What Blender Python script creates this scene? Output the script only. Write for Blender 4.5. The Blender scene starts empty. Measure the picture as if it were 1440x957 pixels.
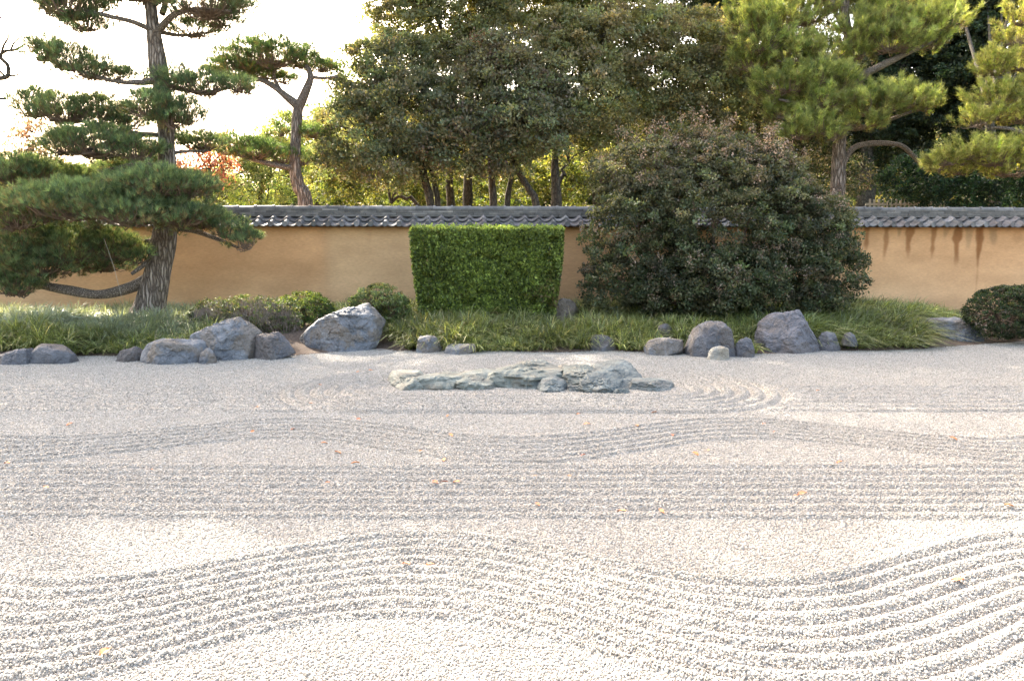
import bpy, math, random
import numpy as np
from mathutils import Vector, noise as mnoise

rng = np.random.default_rng(7)
random.seed(7)
R = math.radians
SC = bpy.context.scene
COL = SC.collection

# ------------------------------------------------------------------ camera
CAM_Z = 1.6; PITCH = R(7.04); F = 1110.0
cam_d = bpy.data.cameras.new('camera'); cam = bpy.data.objects.new('camera', cam_d); COL.objects.link(cam)
cam.location = (0, 0, CAM_Z); cam.rotation_euler = (R(90) - PITCH, 0, 0)
cam_d.sensor_width = 36; cam_d.lens = F / 1440 * 36
cam_d.clip_start = 0.05; cam_d.clip_end = 2000
SC.camera = cam

# ------------------------------------------------------------------ sky, sun, exposure
SUN_AZ = R(-35); SUN_EL = R(40)
w = bpy.data.worlds.new('World'); SC.world = w; w.use_nodes = True
wn = w.node_tree; bg = wn.nodes['Background']
sky = wn.nodes.new('ShaderNodeTexSky'); sky.sky_type = 'NISHITA'; sky.sun_disc = False
sky.sun_elevation = SUN_EL; sky.sun_rotation = SUN_AZ
sky.air_density = 1.0; sky.dust_density = 6.0; sky.ozone_density = 0.4
tint = wn.nodes.new('ShaderNodeMix'); tint.data_type = 'RGBA'; tint.blend_type = 'MULTIPLY'; tint.inputs[0].default_value = 1
tint.inputs[7].default_value = (1.0, .92, .80, 1)     # milky, slightly warm winter sky
wn.links.new(sky.outputs[0], tint.inputs[6]); wn.links.new(tint.outputs[2], bg.inputs[0]); bg.inputs[1].default_value = 0.15
sd = bpy.data.lights.new('sun', 'SUN'); so = bpy.data.objects.new('sun', sd); COL.objects.link(so)
sd.energy = 2.3; sd.angle = R(0.6); sd.color = (1.0, 0.90, 0.76)
to_sun = Vector((math.sin(SUN_AZ) * math.cos(SUN_EL), math.cos(SUN_AZ) * math.cos(SUN_EL), math.sin(SUN_EL)))
so.rotation_euler = to_sun.to_track_quat('Z', 'Y').to_euler(); so.location = (0, 0, 30)
SC.view_settings.view_transform = 'Standard'; SC.view_settings.look = 'None'
SC.view_settings.gamma = 1; SC.view_settings.use_curve_mapping = False
SC.view_settings.exposure = 3.12

# ------------------------------------------------------------------ helpers
def P(u, v, Y):
    """world point seen at photo pixel (u,v) at depth Y"""
    dx = u - 720.0; b = 478.5 - v
    dy = F * math.cos(PITCH) + b * math.sin(PITCH)
    dz = -F * math.sin(PITCH) + b * math.cos(PITCH)
    t = Y / dy
    return np.array([dx * t, Y, CAM_Z + dz * t])
def ground_Y(v, z=0.0):
    b = 478.5 - v
    dy = F * math.cos(PITCH) + b * math.sin(PITCH); dz = -F * math.sin(PITCH) + b * math.cos(PITCH)
    return (z - CAM_Z) * dy / dz
def PX(Y): return Y / F          # metres per photo pixel at depth Y

def norm(a): return a / np.maximum(np.linalg.norm(a, axis=-1, keepdims=True), 1e-9)
def rdir(n):
    return norm(rng.normal(size=(n, 3)))
def sstep(a, b, x):
    t = np.clip((x - a) / (b - a), 0, 1); return t * t * (3 - 2 * t)

def link(o, parent=None, label=None, cat=None, group=None, kind=None):
    COL.objects.link(o)
    if parent is not None: o.parent = parent
    if label: o['label'] = label
    if cat: o['category'] = cat
    if group: o['group'] = group
    if kind: o['kind'] = kind
    return o
def empty(name, loc, label, cat, group=None):
    o = bpy.data.objects.new(name, None); o.empty_display_size = .2
    o.location = tuple(float(c) for c in loc)
    return link(o, None, label, cat, group)
def local(V, parent):
    if parent is None: return V
    return V - np.array(parent.location)

def mesh(name, V, Fc, mat, parent=None, col=None, smooth=False, **kw):
    """V (n,3); Fc (m,k) same-size faces; col (m,3) per-face colour"""
    V = np.asarray(V, dtype=np.float32); Fc = np.asarray(Fc, dtype=np.int32)
    if parent is not None: V = V - np.array(parent.location, dtype=np.float32)
    me = bpy.data.meshes.new(name)
    m, k = Fc.shape
    me.vertices.add(len(V)); me.vertices.foreach_set('co', V.ravel())
    me.loops.add(m * k); me.loops.foreach_set('vertex_index', Fc.ravel())
    me.polygons.add(m); me.polygons.foreach_set('loop_start', np.arange(0, m * k, k, dtype=np.int32))
    me.polygons.foreach_set('use_smooth', np.full(m, bool(smooth)))
    if col is not None:
        dom = 'FACE' if len(col) == m else 'POINT'
        at = me.attributes.new('Col', 'FLOAT_COLOR', dom)
        c4 = np.ones((len(col), 4), dtype=np.float32); c4[:, :3] = col
        at.data.foreach_set('color', c4.ravel())
    me.update(calc_edges=True)
    me.materials.append(mat)
    o = bpy.data.objects.new(name, me)
    return link(o, parent, **kw)

def cat_mesh(parts):
    Vs, Fs, off = [], [], 0
    for V, Fc in parts:
        Vs.append(V); Fs.append(np.asarray(Fc) + off); off += len(V)
    return np.concatenate(Vs), np.concatenate(Fs)

def smooth_line(pts, rad, step=0.08):
    pts = np.asarray(pts, float); rad = np.asarray(rad, float)
    n = len(pts); out, ro = [], []
    for i in range(n - 1):
        p0 = pts[max(i - 1, 0)]; p1 = pts[i]; p2 = pts[i + 1]; p3 = pts[min(i + 2, n - 1)]
        L = np.linalg.norm(p2 - p1); k = max(2, int(L / step))
        for j in range(k):
            t = j / k
            out.append(0.5 * ((2 * p1) + (-p0 + p2) * t + (2 * p0 - 5 * p1 + 4 * p2 - p3) * t * t + (-p0 + 3 * p1 - 3 * p2 + p3) * t ** 3))
            ro.append(rad[i] + (rad[i + 1] - rad[i]) * t)
    out.append(pts[-1]); ro.append(rad[-1])
    return np.array(out), np.array(ro)

def tube(pts, rad, sides=10, step=0.08, wob=0.06):
    L, r = smooth_line(pts, rad, step)
    n = len(L)
    T = norm(np.gradient(L, axis=0))
    up = np.array([0.13, -0.9, 0.2]); up = up / np.linalg.norm(up)
    A = norm(np.cross(T, up)); B = np.cross(T, A)
    a = np.linspace(0, 2 * np.pi, sides, endpoint=False)
    s = np.cumsum(np.r_[0, np.linalg.norm(np.diff(L, axis=0), axis=1)])
    ph = rng.uniform(0, 6, 4)
    w_ = 1 + wob * (np.sin(a[None, :] * 2 + s[:, None] * 3.1 + ph[0]) + .7 * np.sin(a[None, :] * 3 - s[:, None] * 5 + ph[1]) + .6 * np.sin(s[:, None] * 9 + ph[2]))
    V = L[:, None, :] + (r[:, None] * w_)[..., None] * (np.cos(a)[None, :, None] * A[:, None, :] + np.sin(a)[None, :, None] * B[:, None, :])
    V = V.reshape(-1, 3)
    i = np.arange(n - 1)[:, None] * sides; j = np.arange(sides)[None, :]; j2 = (j + 1) % sides
    Fc = np.stack([i + j, i + j2, i + sides + j2, i + sides + j], -1).reshape(-1, 4)
    V = np.concatenate([V, L[-1:] + T[-1:] * r[-1] * .5])
    tip = len(V) - 1; k = (n - 1) * sides
    cap = np.array([[k + q, k + (q + 1) % sides, tip, tip] for q in range(0)])
    return V[:-1], Fc

def thin_tubes(A, B, ra, rb, bend=None):
    """many 3-sided straight twigs; A,B (n,3)"""
    n = len(A); T = norm(B - A); U = norm(np.cross(T, rdir(n))); W = np.cross(T, U)
    a = np.array([0, 2.094, 4.189])
    ring = np.cos(a)[None, :, None] * U[:, None, :] + np.sin(a)[None, :, None] * W[:, None, :]
    M = (A + B) / 2 + (np.reshape(bend, (-1, 3)) if bend is not None else 0)
    rm = (ra + rb) / 2
    V = np.concatenate([A[:, None] + ring * ra, M[:, None] + ring * rm, B[:, None] + ring * rb], 1)  # n,9,3
    f = []
    for s in (0, 3):
        for k in range(3): f.append([s + k, s + (k + 1) % 3, s + 3 + (k + 1) % 3, s + 3 + k])
    Fc = (np.arange(n)[:, None, None] * 9 + np.array(f)[None]).reshape(-1, 4)
    return V.reshape(-1, 3), Fc

# ------------------------------------------------------------------ materials
def newmat(name):
    m = bpy.data.materials.new(name); m.use_nodes = True
    nt = m.node_tree; b = nt.nodes['Principled BSDF']
    return m, nt, b
def nd(nt, t, **kw):
    n = nt.nodes.new(t)
    for k, v in kw.items(): setattr(n, k, v)
    return n
def ramp(nt, stops, src):
    r = nd(nt, 'ShaderNodeValToRGB'); e = r.color_ramp.elements
    while len(e) < len(stops): e.new(0.5)
    for i, (p, c) in enumerate(stops):
        e[i].position = p; e[i].color = (*c, 1)
    nt.links.new(src, r.inputs[0]); return r
def noise_n(nt, scale, detail=6, rough=.6, vec=None, dist=0):
    n = nd(nt, 'ShaderNodeTexNoise'); n.inputs['Scale'].default_value = scale
    n.inputs['Detail'].default_value = detail; n.inputs['Roughness'].default_value = rough; n.inputs['Distortion'].default_value = dist
    if vec is not None: nt.links.new(vec, n.inputs['Vector'])
    return n
def mapping(nt, src, scale):
    m = nd(nt, 'ShaderNodeMapping'); m.inputs['Scale'].default_value = scale
    nt.links.new(src, m.inputs['Vector']); return m.outputs[0]
def bump(nt, b, h, strength=.5, dist=.02, prev=None):
    n = nd(nt, 'ShaderNodeBump'); n.inputs['Strength'].default_value = strength; n.inputs['Distance'].default_value = dist
    nt.links.new(h, n.inputs['Height'])
    if prev is not None: nt.links.new(prev, n.inputs['Normal'])
    if b is not None: nt.links.new(n.outputs[0], b.inputs['Normal'])
    return n.outputs[0]
def mixc(nt, f, a, b_, mode='MIX'):
    m = nd(nt, 'ShaderNodeMix', data_type='RGBA', blend_type=mode)
    for idx, x in ((0, f), (6, a), (7, b_)):
        if isinstance(x, (int, float)): m.inputs[idx].default_value = x
        elif isinstance(x, tuple): m.inputs[idx].default_value = (*x, 1)
        else: nt.links.new(x, m.inputs[idx])
    return m.outputs[2]

def leaf_mat(name, rough=.45, trans=.3, spec=.4, tint=(1.25, 1.25, .55)):
    m, nt, b = newmat(name)
    at = nd(nt, 'ShaderNodeAttribute', attribute_name='Col')
    nt.links.new(at.outputs['Color'], b.inputs['Base Color'])
    b.inputs['Roughness'].default_value = rough; b.inputs['Specular IOR Level'].default_value = spec
    tr = nd(nt, 'ShaderNodeBsdfTranslucent')
    nt.links.new(mixc(nt, 1.0, at.outputs['Color'], tint, 'MULTIPLY'), tr.inputs['Color'])
    mx = nd(nt, 'ShaderNodeMixShader'); mx.inputs[0].default_value = trans
    nt.links.new(b.outputs[0], mx.inputs[1]); nt.links.new(tr.outputs[0], mx.inputs[2])
    nt.links.new(mx.outputs[0], nt.nodes['Material Output'].inputs['Surface'])
    return m
M_LEAF = leaf_mat('leaf', .5, .40, .28)
M_NEEDLE = leaf_mat('needle', .5, .45, .3, (1.3, 1.3, .6))
M_GRASS = leaf_mat('grass_blade', .35, .35, .5)
M_DRYLEAF = leaf_mat('dry_leaf', .7, .3, .2, (1.2, .9, .6))

def bark_mat(name, c1, c2, sc=14, stretch=.28, st=.9, d=.03):
    m, nt, b = newmat(name)
    tc = nd(nt, 'ShaderNodeTexCoord')
    nz = noise_n(nt, 5, 4, .6, tc.outputs['Object'])
    wv = mixc(nt, .08, tc.outputs['Object'], nz.outputs['Color'], 'ADD')
    vec = mapping(nt, wv, (1, 1, stretch))
    vo = nd(nt, 'ShaderNodeTexVoronoi', feature='DISTANCE_TO_EDGE'); vo.inputs['Scale'].default_value = sc
    nt.links.new(vec, vo.inputs['Vector'])
    fine = noise_n(nt, sc * 4, 5, .7, vec)
    rp = ramp(nt, [(0.0, tuple(x * .42 for x in c1)), (.12, c1), (.5, c2)], vo.outputs['Distance'])
    c = mixc(nt, .55, rp.outputs[0], ramp(nt, [(.3, (.45, .45, .45)), (.7, (1.25, 1.2, 1.15))], fine.outputs[0]).outputs[0], 'MULTIPLY')
    nt.links.new(c, b.inputs['Base Color']); b.inputs['Roughness'].default_value = .9
    b.inputs['Specular IOR Level'].default_value = .15
    h = nd(nt, 'ShaderNodeMath', operation='MINIMUM'); h.inputs[1].default_value = .25
    nt.links.new(vo.outputs['Distance'], h.inputs[0])
    n1 = bump(nt, None, h.outputs[0], st, d * 4)
    bump(nt, b, fine.outputs[0], .6, .01, n1)
    return m
M_BARK = bark_mat('pine_bark', (.19, .155, .13), (.42, .37, .325), 21, .13)
M_BARKB = bark_mat('pine_branch_bark', (.17, .14, .115), (.34, .295, .26), 34, .9, .7, .015)
M_BARK2 = bark_mat('smooth_bark', (.065, .060, .050), (.115, .105, .085), 22, .3, .4, .01)
M_TWIG, nt, b = newmat('twig'); b.inputs['Base Color'].default_value = (.14, .095, .065, 1); b.inputs['Roughness'].default_value = .85

def rock_mat(name, base, light, dark, brown, scale=3.0, brown_amt=.5, strata=False):
    m, nt, b = newmat(name)
    tc = nd(nt, 'ShaderNodeTexCoord'); oi = nd(nt, 'ShaderNodeObjectInfo')
    vadd = nd(nt, 'ShaderNodeVectorMath', operation='ADD')
    sc = nd(nt, 'ShaderNodeVectorMath', operation='SCALE'); sc.inputs[0].default_value = (37, 11, 23)
    nt.links.new(oi.outputs['Random'], sc.inputs['Scale'])
    nt.links.new(tc.outputs['Object'], vadd.inputs[0]); nt.links.new(sc.outputs[0], vadd.inputs[1])
    vec = vadd.outputs[0]
    v2 = mapping(nt, vec, (.6, 1, 2.6)) if strata else mapping(nt, vec, (1, 1, 1.4))
    a = noise_n(nt, scale, 8, .62, v2, .4); f = noise_n(nt, scale * 14, 8, .7, v2); p = noise_n(nt, scale * .6, 4, .6, vec, .8)
    c = ramp(nt, [(.3, dark), (.5, base), (.7, light)], a.outputs[0]).outputs[0]
    # rusty brown staining in patches, mostly low on the stone
    pm = ramp(nt, [(.5 , (0, 0, 0)), (.56, (1, 1, 1))], p.outputs[0])
    mul = nd(nt, 'ShaderNodeMath', operation='MULTIPLY'); mul.inputs[1].default_value = brown_amt
    nt.links.new(pm.outputs[0], mul.inputs[0])
    c = mixc(nt, mul.outputs[0], c, brown)
    # pale veins / lichen flecks
    vn = noise_n(nt, scale * 3, 3, .5, v2, 2.5)
    vr = ramp(nt, [(.485, (0, 0, 0)), (.5, (1, 1, 1)), (.515, (0, 0, 0))], vn.outputs[0])
    vm = nd(nt, 'ShaderNodeMath', operation='MULTIPLY'); vm.inputs[1].default_value = .35; nt.links.new(vr.outputs[0], vm.inputs[0])
    c = mixc(nt, vm.outputs[0], c, tuple(min(1, x * 1.5) for x in light))
    c = mixc(nt, .7, c, ramp(nt, [(.3, (.55, .55, .55)), (.7, (1.3, 1.3, 1.3))], f.outputs[0]).outputs[0], 'MULTIPLY')
    nt.links.new(c, b.inputs['Base Color']); b.inputs['Roughness'].default_value = .62; b.inputs['Specular IOR Level'].default_value = .35
    n1 = bump(nt, None, a.outputs[0], .6, .10)
    bump(nt, b, f.outputs[0], .55, .02, n1)
    return m
M_ROCK = rock_mat('blue_grey_stone', (.125, .133, .148), (.215, .225, .242), (.055, .063, .078), (.15, .125, .10), 3.2, .75)
M_ROCKD = rock_mat('dark_grey_stone', (.085, .088, .10), (.14, .145, .16), (.045, .046, .054), (.11, .09, .075), 3.0, .6)
M_ROCKP = rock_mat('purple_grey_stone', (.12, .118, .132), (.20, .195, .215), (.06, .058, .066), (.14, .115, .10), 3.0, .5)
M_ROCKB = rock_mat('brown_stone', (.16, .135, .112), (.24, .21, .18), (.09, .072, .058), (.17, .13, .09), 3.0, .5)
M_ROCKT = rock_mat('pale_tan_stone', (.26, .25, .22), (.36, .35, .32), (.14, .14, .13), (.28, .23, .16), 4.0, .5)
M_SLATE = rock_mat('green_grey_stone', (.155, .172, .155), (.255, .275, .25), (.07, .085, .085), (.20, .175, .14), 5.0, .45, True)
M_SLATEB = rock_mat('blue_green_stone', (.12, .138, .138), (.195, .22, .215), (.055, .068, .075), (.16, .14, .12), 5.0, .3, True)

# ------------------------------------------------------------------ gravel field with raked ridges
def bed_edge(x):
    us = [-600, -200, 0, 60, 110, 160, 250, 340, 420, 520, 640, 760, 850, 930, 1010, 1080, 1180, 1280, 1370, 1440, 1700, 2000]
    vs = [516, 514, 512, 508, 501, 500, 506, 506, 499, 492, 495, 495, 493, 496, 500, 497, 493, 491, 485, 479, 476, 474]
    xs, ys = [], []
    for u, v in zip(us, vs):
        Y = ground_Y(v); p = P(u, v, Y); xs.append(p[0]); ys.append(Y)
    return np.interp(x, xs, ys)
def hash_noise(x, y, s, seed=0):
    """cheap smooth value noise, numpy"""
    x = x * s + seed * 13.7; y = y * s + seed * 7.3
    xi = np.floor(x); yi = np.floor(y); xf = x - xi; yf = y - yi
    def h(a, b_):
        v = np.sin(a * 127.1 + b_ * 311.7 + seed * 17.0) * 43758.5453; return v - np.floor(v)
    u = xf * xf * (3 - 2 * xf); v = yf * yf * (3 - 2 * yf)
    return (h(xi, yi) * (1 - u) + h(xi + 1, yi) * u) * (1 - v) + (h(xi, yi + 1) * (1 - u) + h(xi + 1, yi + 1) * u) * v
RX0, RX1, RY = -1.25, 1.65, 8.55       # spine of the rock island, for the rings raked round it
def ridge(t, fl=.20):
    u = np.abs((t % 1.0) - .5) * 2       # 0 on the crest, 1 in the furrow
    return 1 - np.clip((u - fl) / (1 - fl), 0, 1)
def gravel_h(x, y):
    x = np.asarray(x, float); y = np.asarray(y, float)
    wob = .05 * (hash_noise(x, y, .9, 1) - .5) + .02 * (hash_noise(x, y, 3, 2) - .5)
    yy = y + wob
    h = np.zeros_like(x)
    def band(up, lo, sp, amp, fl=.20):
        m = sstep(0, .05, up - yy) * sstep(0, .05, yy - lo)
        return m * amp * (ridge((up - yy) / sp, fl) - .42)
    upA = 3.97 + .31 * np.cos(2 * np.pi * (x + .5) / 3.35)
    h = h + band(upA, upA - 1.10, 1.10 / 9, .032)
    h = h + band(5.60 + 0 * x, 4.42 + 0 * x, .1475, .034, .26) * (yy > upA + .03)
    upC = 6.78 + .36 * np.cos(2 * np.pi * (x - .02 + 1.95) / 3.93)
    h = h + band(upC, upC - .86, .143, .035, .28) * (yy > 5.62)
    # rings round the island
    cx = np.clip(x, RX0, RX1); d = np.hypot(x - cx, (y - RY) * 1.0) + wob * .5
    ring = sstep(.28, .36, d) * sstep(1.3, 1.24, d)
    D = band(8.78 + 0 * x, 7.36 + 0 * x, .2029, .048, .32) * sstep(1.30, 1.36, d)
    h = h + D + ring * .046 * (ridge((d - .3) / .158, .3) - .42)
    # gentle unevenness
    h = h + .012 * (hash_noise(x, y, 1.3, 3) - .5) + .006 * (hash_noise(x, y, 7, 4) - .5)
    return h
def bed_h(x, y):
    e = bed_edge(x); t = y - e
    return np.where(t > 0, .008 + .24 * sstep(0, 1.8, t) - .06 * sstep(2.5, 4.2, t), -.10 + .108 * sstep(-.12, .0, t)) + .03 * (hash_noise(x, y, 1.7, 5) - .5) * (t > 0)

M_GRAVEL, nt, b = newmat('gravel_bed')
tc = nd(nt, 'ShaderNodeTexCoord')
v1 = nd(nt, 'ShaderNodeTexVoronoi'); v1.inputs['Scale'].default_value = 120; nt.links.new(tc.outputs['Object'], v1.inputs['Vector'])
v2 = nd(nt, 'ShaderNodeTexVoronoi'); v2.inputs['Scale'].default_value = 60; nt.links.new(tc.outputs['Object'], v2.inputs['Vector'])
sx = nd(nt, 'ShaderNodeSeparateColor'); nt.links.new(v1.outputs['Color'], sx.inputs[0])
GR = [(.0, (.15, .14, .126)), (.10, (.205, .19, .17)), (.3, (.27, .25, .22)), (.55, (.31, .29, .258)), (.8, (.36, .34, .308)), (1., (.42, .405, .375))]
c = ramp(nt, GR, sx.outputs[0]).outputs[0]
nt.links.new(c, b.inputs['Base Color']); b.inputs['Roughness'].default_value = .8
n1 = bump(nt, None, v1.outputs['Distance'], .9, -.012)
bump(nt, b, v2.outputs['Distance'], .5, -.012, n1)

def grid(xs, ys, hf):
    X, Y = np.meshgrid(xs, ys); Z = hf(X, Y)
    V = np.stack([X, Y, Z], -1).reshape(-1, 3)
    nx, ny = len(xs), len(ys)
    i = np.arange(ny - 1)[:, None] * nx; j = np.arange(nx - 1)[None, :]
    return V, np.stack([i + j, i + j + 1, i + nx + j + 1, i + nx + j], -1).reshape(-1, 4)
ys = [0.6]
while ys[-1] < 13.5: ys.append(ys[-1] + .009 + .0009 * ys[-1])
xs = np.arange(-14, 14.01, .03)
V, Fc = grid(xs, np.array(ys), gravel_h)
mesh('gravel_ground', V, Fc, M_GRAVEL, smooth=True, kind='structure')

# loose pebbles lying over the sheet, as real stones
M_PEB, nt, b = newmat('pebble')
oi = nd(nt, 'ShaderNodeObjectInfo')
nt.links.new(ramp(nt, GR, oi.outputs['Random']).outputs[0], b.inputs['Base Color'])
b.inputs['Roughness'].default_value = .7; b.inputs['Specular IOR Level'].default_value = .3
def pebble_points():
    out = []
    for (y0, y1, dens, sz) in ((2.1, 4.6, 15000, .72), (4.6, 7.4, 13000, .70), (7.4, 12.6, 4500, .72)):
        xm = .70 * y1 + .9
        n = int(dens * (y1 - y0) * 2 * xm)
        x = rng.uniform(-xm, xm, n); y = rng.uniform(y0, y1, n)
        k = (np.abs(x) < .70 * y + .9) & (y < bed_edge(x) + .05)
        x, y = x[k], y[k]
        s = rng.lognormal(0, .25, len(x)) * sz
        out.append(np.stack([x, y, gravel_h(x, y) + .0015, s], -1))
    return np.concatenate(out)
pp = pebble_points()
pm = bpy.data.meshes.new('gravel'); pm.vertices.add(len(pp)); pm.vertices.foreach_set('co', pp[:, :3].astype(np.float32).ravel())
at = pm.attributes.new('size', 'FLOAT', 'POINT'); at.data.foreach_set('value', pp[:, 3].astype(np.float32))
pm.materials.append(M_PEB)
po = bpy.data.objects.new('gravel', pm); link(po, kind='stuff', label='pale grey and white gravel pebbles raked into ridges', cat='gravel')
ng = bpy.data.node_groups.new('scatter_pebbles', 'GeometryNodeTree')
ng.interface.new_socket('Geometry', in_out='INPUT', socket_type='NodeSocketGeometry')
ng.interface.new_socket('Geometry', in_out='OUTPUT', socket_type='NodeSocketGeometry')
gi = ng.nodes.new('NodeGroupInput'); go = ng.nodes.new('NodeGroupOutput')
ico = ng.nodes.new('GeometryNodeMeshIcoSphere'); ico.inputs['Radius'].default_value = .0066; ico.inputs['Subdivisions'].default_value = 2
sm = ng.nodes.new('GeometryNodeSetMaterial'); sm.inputs['Material'].default_value = M_PEB
iop = ng.nodes.new('GeometryNodeInstanceOnPoints')
rr = ng.nodes.new('FunctionNodeRandomValue'); rr.data_type = 'FLOAT_VECTOR'
rr.inputs[0].default_value = (0, 0, 0); rr.inputs[1].default_value = (6.28, 6.28, 6.28)
rs = ng.nodes.new('FunctionNodeRandomValue'); rs.data_type = 'FLOAT_VECTOR'
rs.inputs[0].default_value = (.75, .6, .45); rs.inputs[1].default_value = (1.35, 1.1, .9)
na = ng.nodes.new('GeometryNodeInputNamedAttribute'); na.data_type = 'FLOAT'; na.inputs['Name'].default_value = 'size'
vs_ = ng.nodes.new('ShaderNodeVectorMath'); vs_.operation = 'SCALE'
ng.links.new(rs.outputs[0], vs_.inputs[0]); ng.links.new(na.outputs['Attribute'], vs_.inputs['Scale'])
ng.links.new(gi.outputs[0], iop.inputs['Points']); ng.links.new(ico.outputs['Mesh'], sm.inputs['Geometry'])
ng.links.new(sm.outputs[0], iop.inputs['Instance']); ng.links.new(rr.outputs[0], iop.inputs['Rotation']); ng.links.new(vs_.outputs[0], iop.inputs['Scale'])
ng.links.new(iop.outputs[0], go.inputs[0])
md = po.modifiers.new('pebbles', 'NODES'); md.node_group = ng

# ------------------------------------------------------------------ planting bed and far ground
M_SOIL, nt, b = newmat('mulch_soil')
tc = nd(nt, 'ShaderNodeTexCoord')
a = noise_n(nt, 45, 8, .75, tc.outputs['Object']); g = noise_n(nt, 2.0, 4, .6, tc.outputs['Object'])
c = ramp(nt, [(.3, (.03, .02, .014)), (.5, (.09, .062, .045)), (.62, (.16, .12, .09)), (.75, (.27, .22, .18))], a.outputs[0]).outputs[0]
nt.links.new(c, b.inputs['Base Color']); b.inputs['Roughness'].default_value = .95
bump(nt, b, a.outputs[0], .9, .03)
V, Fc = grid(np.arange(-17, 19.01, .10), np.arange(8.6, 16.9, .05), bed_h)
mesh('soil_bed', V, Fc, M_SOIL, smooth=True, kind='structure')

M_FAR, nt, b = newmat('park_ground')
tc = nd(nt, 'ShaderNodeTexCoord')
a = noise_n(nt, 1.2, 8, .7, tc.outputs['Object'])
nt.links.new(ramp(nt, [(.35, (.035, .04, .018)), (.55, (.07, .075, .03)), (.7, (.16, .12, .07))], a.outputs[0]).outputs[0], b.inputs['Base Color'])
b.inputs['Roughness'].default_value = .95
V = np.array([[-900, -900, -.14], [900, -900, -.14], [900, 900, -.14], [-900, 900, -.14]])
mesh('ground', V, [[0, 1, 2, 3]], M_FAR, kind='structure')

# ------------------------------------------------------------------ garden wall
M_PLASTER, nt, b = newmat('ochre_plaster')
tc = nd(nt, 'ShaderNodeTexCoord'); at = nd(nt, 'ShaderNodeAttribute', attribute_name='Col')
n1_ = noise_n(nt, 1.1, 6, .6, mapping(nt, tc.outputs['Object'], (1, 1, 2.5))); n2_ = noise_n(nt, 40, 8, .7, mapping(nt, tc.outputs['Object'], (.35, 1, 1.6)))
c = mixc(nt, .8, at.outputs['Color'], ramp(nt, [(.3, (.82, .80, .78)), (.7, (1.14, 1.15, 1.18))], n1_.outputs[0]).outputs[0], 'MULTIPLY')
c = mixc(nt, .55, c, ramp(nt, [(.3, (.7, .68, .66)), (.7, (1.2, 1.2, 1.2))], n2_.outputs[0]).outputs[0], 'MULTIPLY')
nt.links.new(c, b.inputs['Base Color']); b.inputs['Roughness'].default_value = .92; b.inputs['Specular IOR Level'].default_value = .15
bump(nt, b, n2_.outputs[0], .35, .006)
M_TILE, nt, b = newmat('grey_roof_tile')
tc = nd(nt, 'ShaderNodeTexCoord'); at = nd(nt, 'ShaderNodeAttribute', attribute_name='Col')
a = noise_n(nt, 7, 7, .65, tc.outputs['Object']); f = noise_n(nt, 70, 5, .7, tc.outputs['Object'])
c = mixc(nt, .9, at.outputs['Color'], ramp(nt, [(.3, (.5, .5, .52)), (.55, (1, 1, 1)), (.72, (1.5, 1.42, 1.3))], a.outputs[0]).outputs[0], 'MULTIPLY')
lich = ramp(nt, [(.60, (0, 0, 0)), (.68, (1, 1, 1))], noise_n(nt, 16, 6, .7, tc.outputs['Object']).outputs[0])
lm = nd(nt, 'ShaderNodeMath', operation='MULTIPLY'); lm.inputs[1].default_value = .5; nt.links.new(lich.outputs[0], lm.inputs[0])
c = mixc(nt, lm.outputs[0], c, (.27, .22, .15))
nt.links.new(c, b.inputs['Base Color']); b.inputs['Roughness'].default_value = .55; b.inputs['Specular IOR Level'].default_value = .4
bump(nt, b, f.outputs[0], .3, .008)

WALL_ROT = math.atan(.05)
wall = empty('garden_wall', (0, 15.75, 0), 'long ochre plastered garden wall capped with grey clay tiles', 'wall')
wall.rotation_euler = (0, 0, WALL_ROT)
def wmesh(name, V, Fc, mat, col=None, smooth=False):     # vertices already in wall space
    o = mesh(name, V, Fc, mat, None, col, smooth); o.parent = wall; return o
WX0, WX1 = -15.0, 17.0
WT = .22                     # half thickness
# plaster with weather stains (front face dense enough to carry them)
xs = np.arange(WX0, WX1 + .001, .02); zs = np.linspace(-.12, 1.98, 96)
X, Z = np.meshgrid(xs, zs)
Yf = -WT + .006 * (hash_noise(X, Z, .8, 11) - .5)
V = np.stack([X, Yf, Z], -1).reshape(-1, 3)
nx = len(xs); i = np.arange(len(zs) - 1)[:, None] * nx; j = np.arange(nx - 1)[None, :]
Ff = np.stack([i + j, i + j + 1, i + nx + j + 1, i + nx + j], -1).reshape(-1, 4)
base = np.array([.62, .355, .175]); pale = np.array([.67, .46, .27]); dark = np.array([.22, .080, .022]); grey = np.array([.22, .15, .08])
x = V[:, 0]; z = V[:, 2]
colr = np.repeat(base[None], len(V), 0)
fad = sstep(1.5, .2, z) * (.35 + .65 * hash_noise(x, z * 2, .7, 12))
colr = colr + (pale - colr) * (.75 * fad)[:, None]
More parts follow.
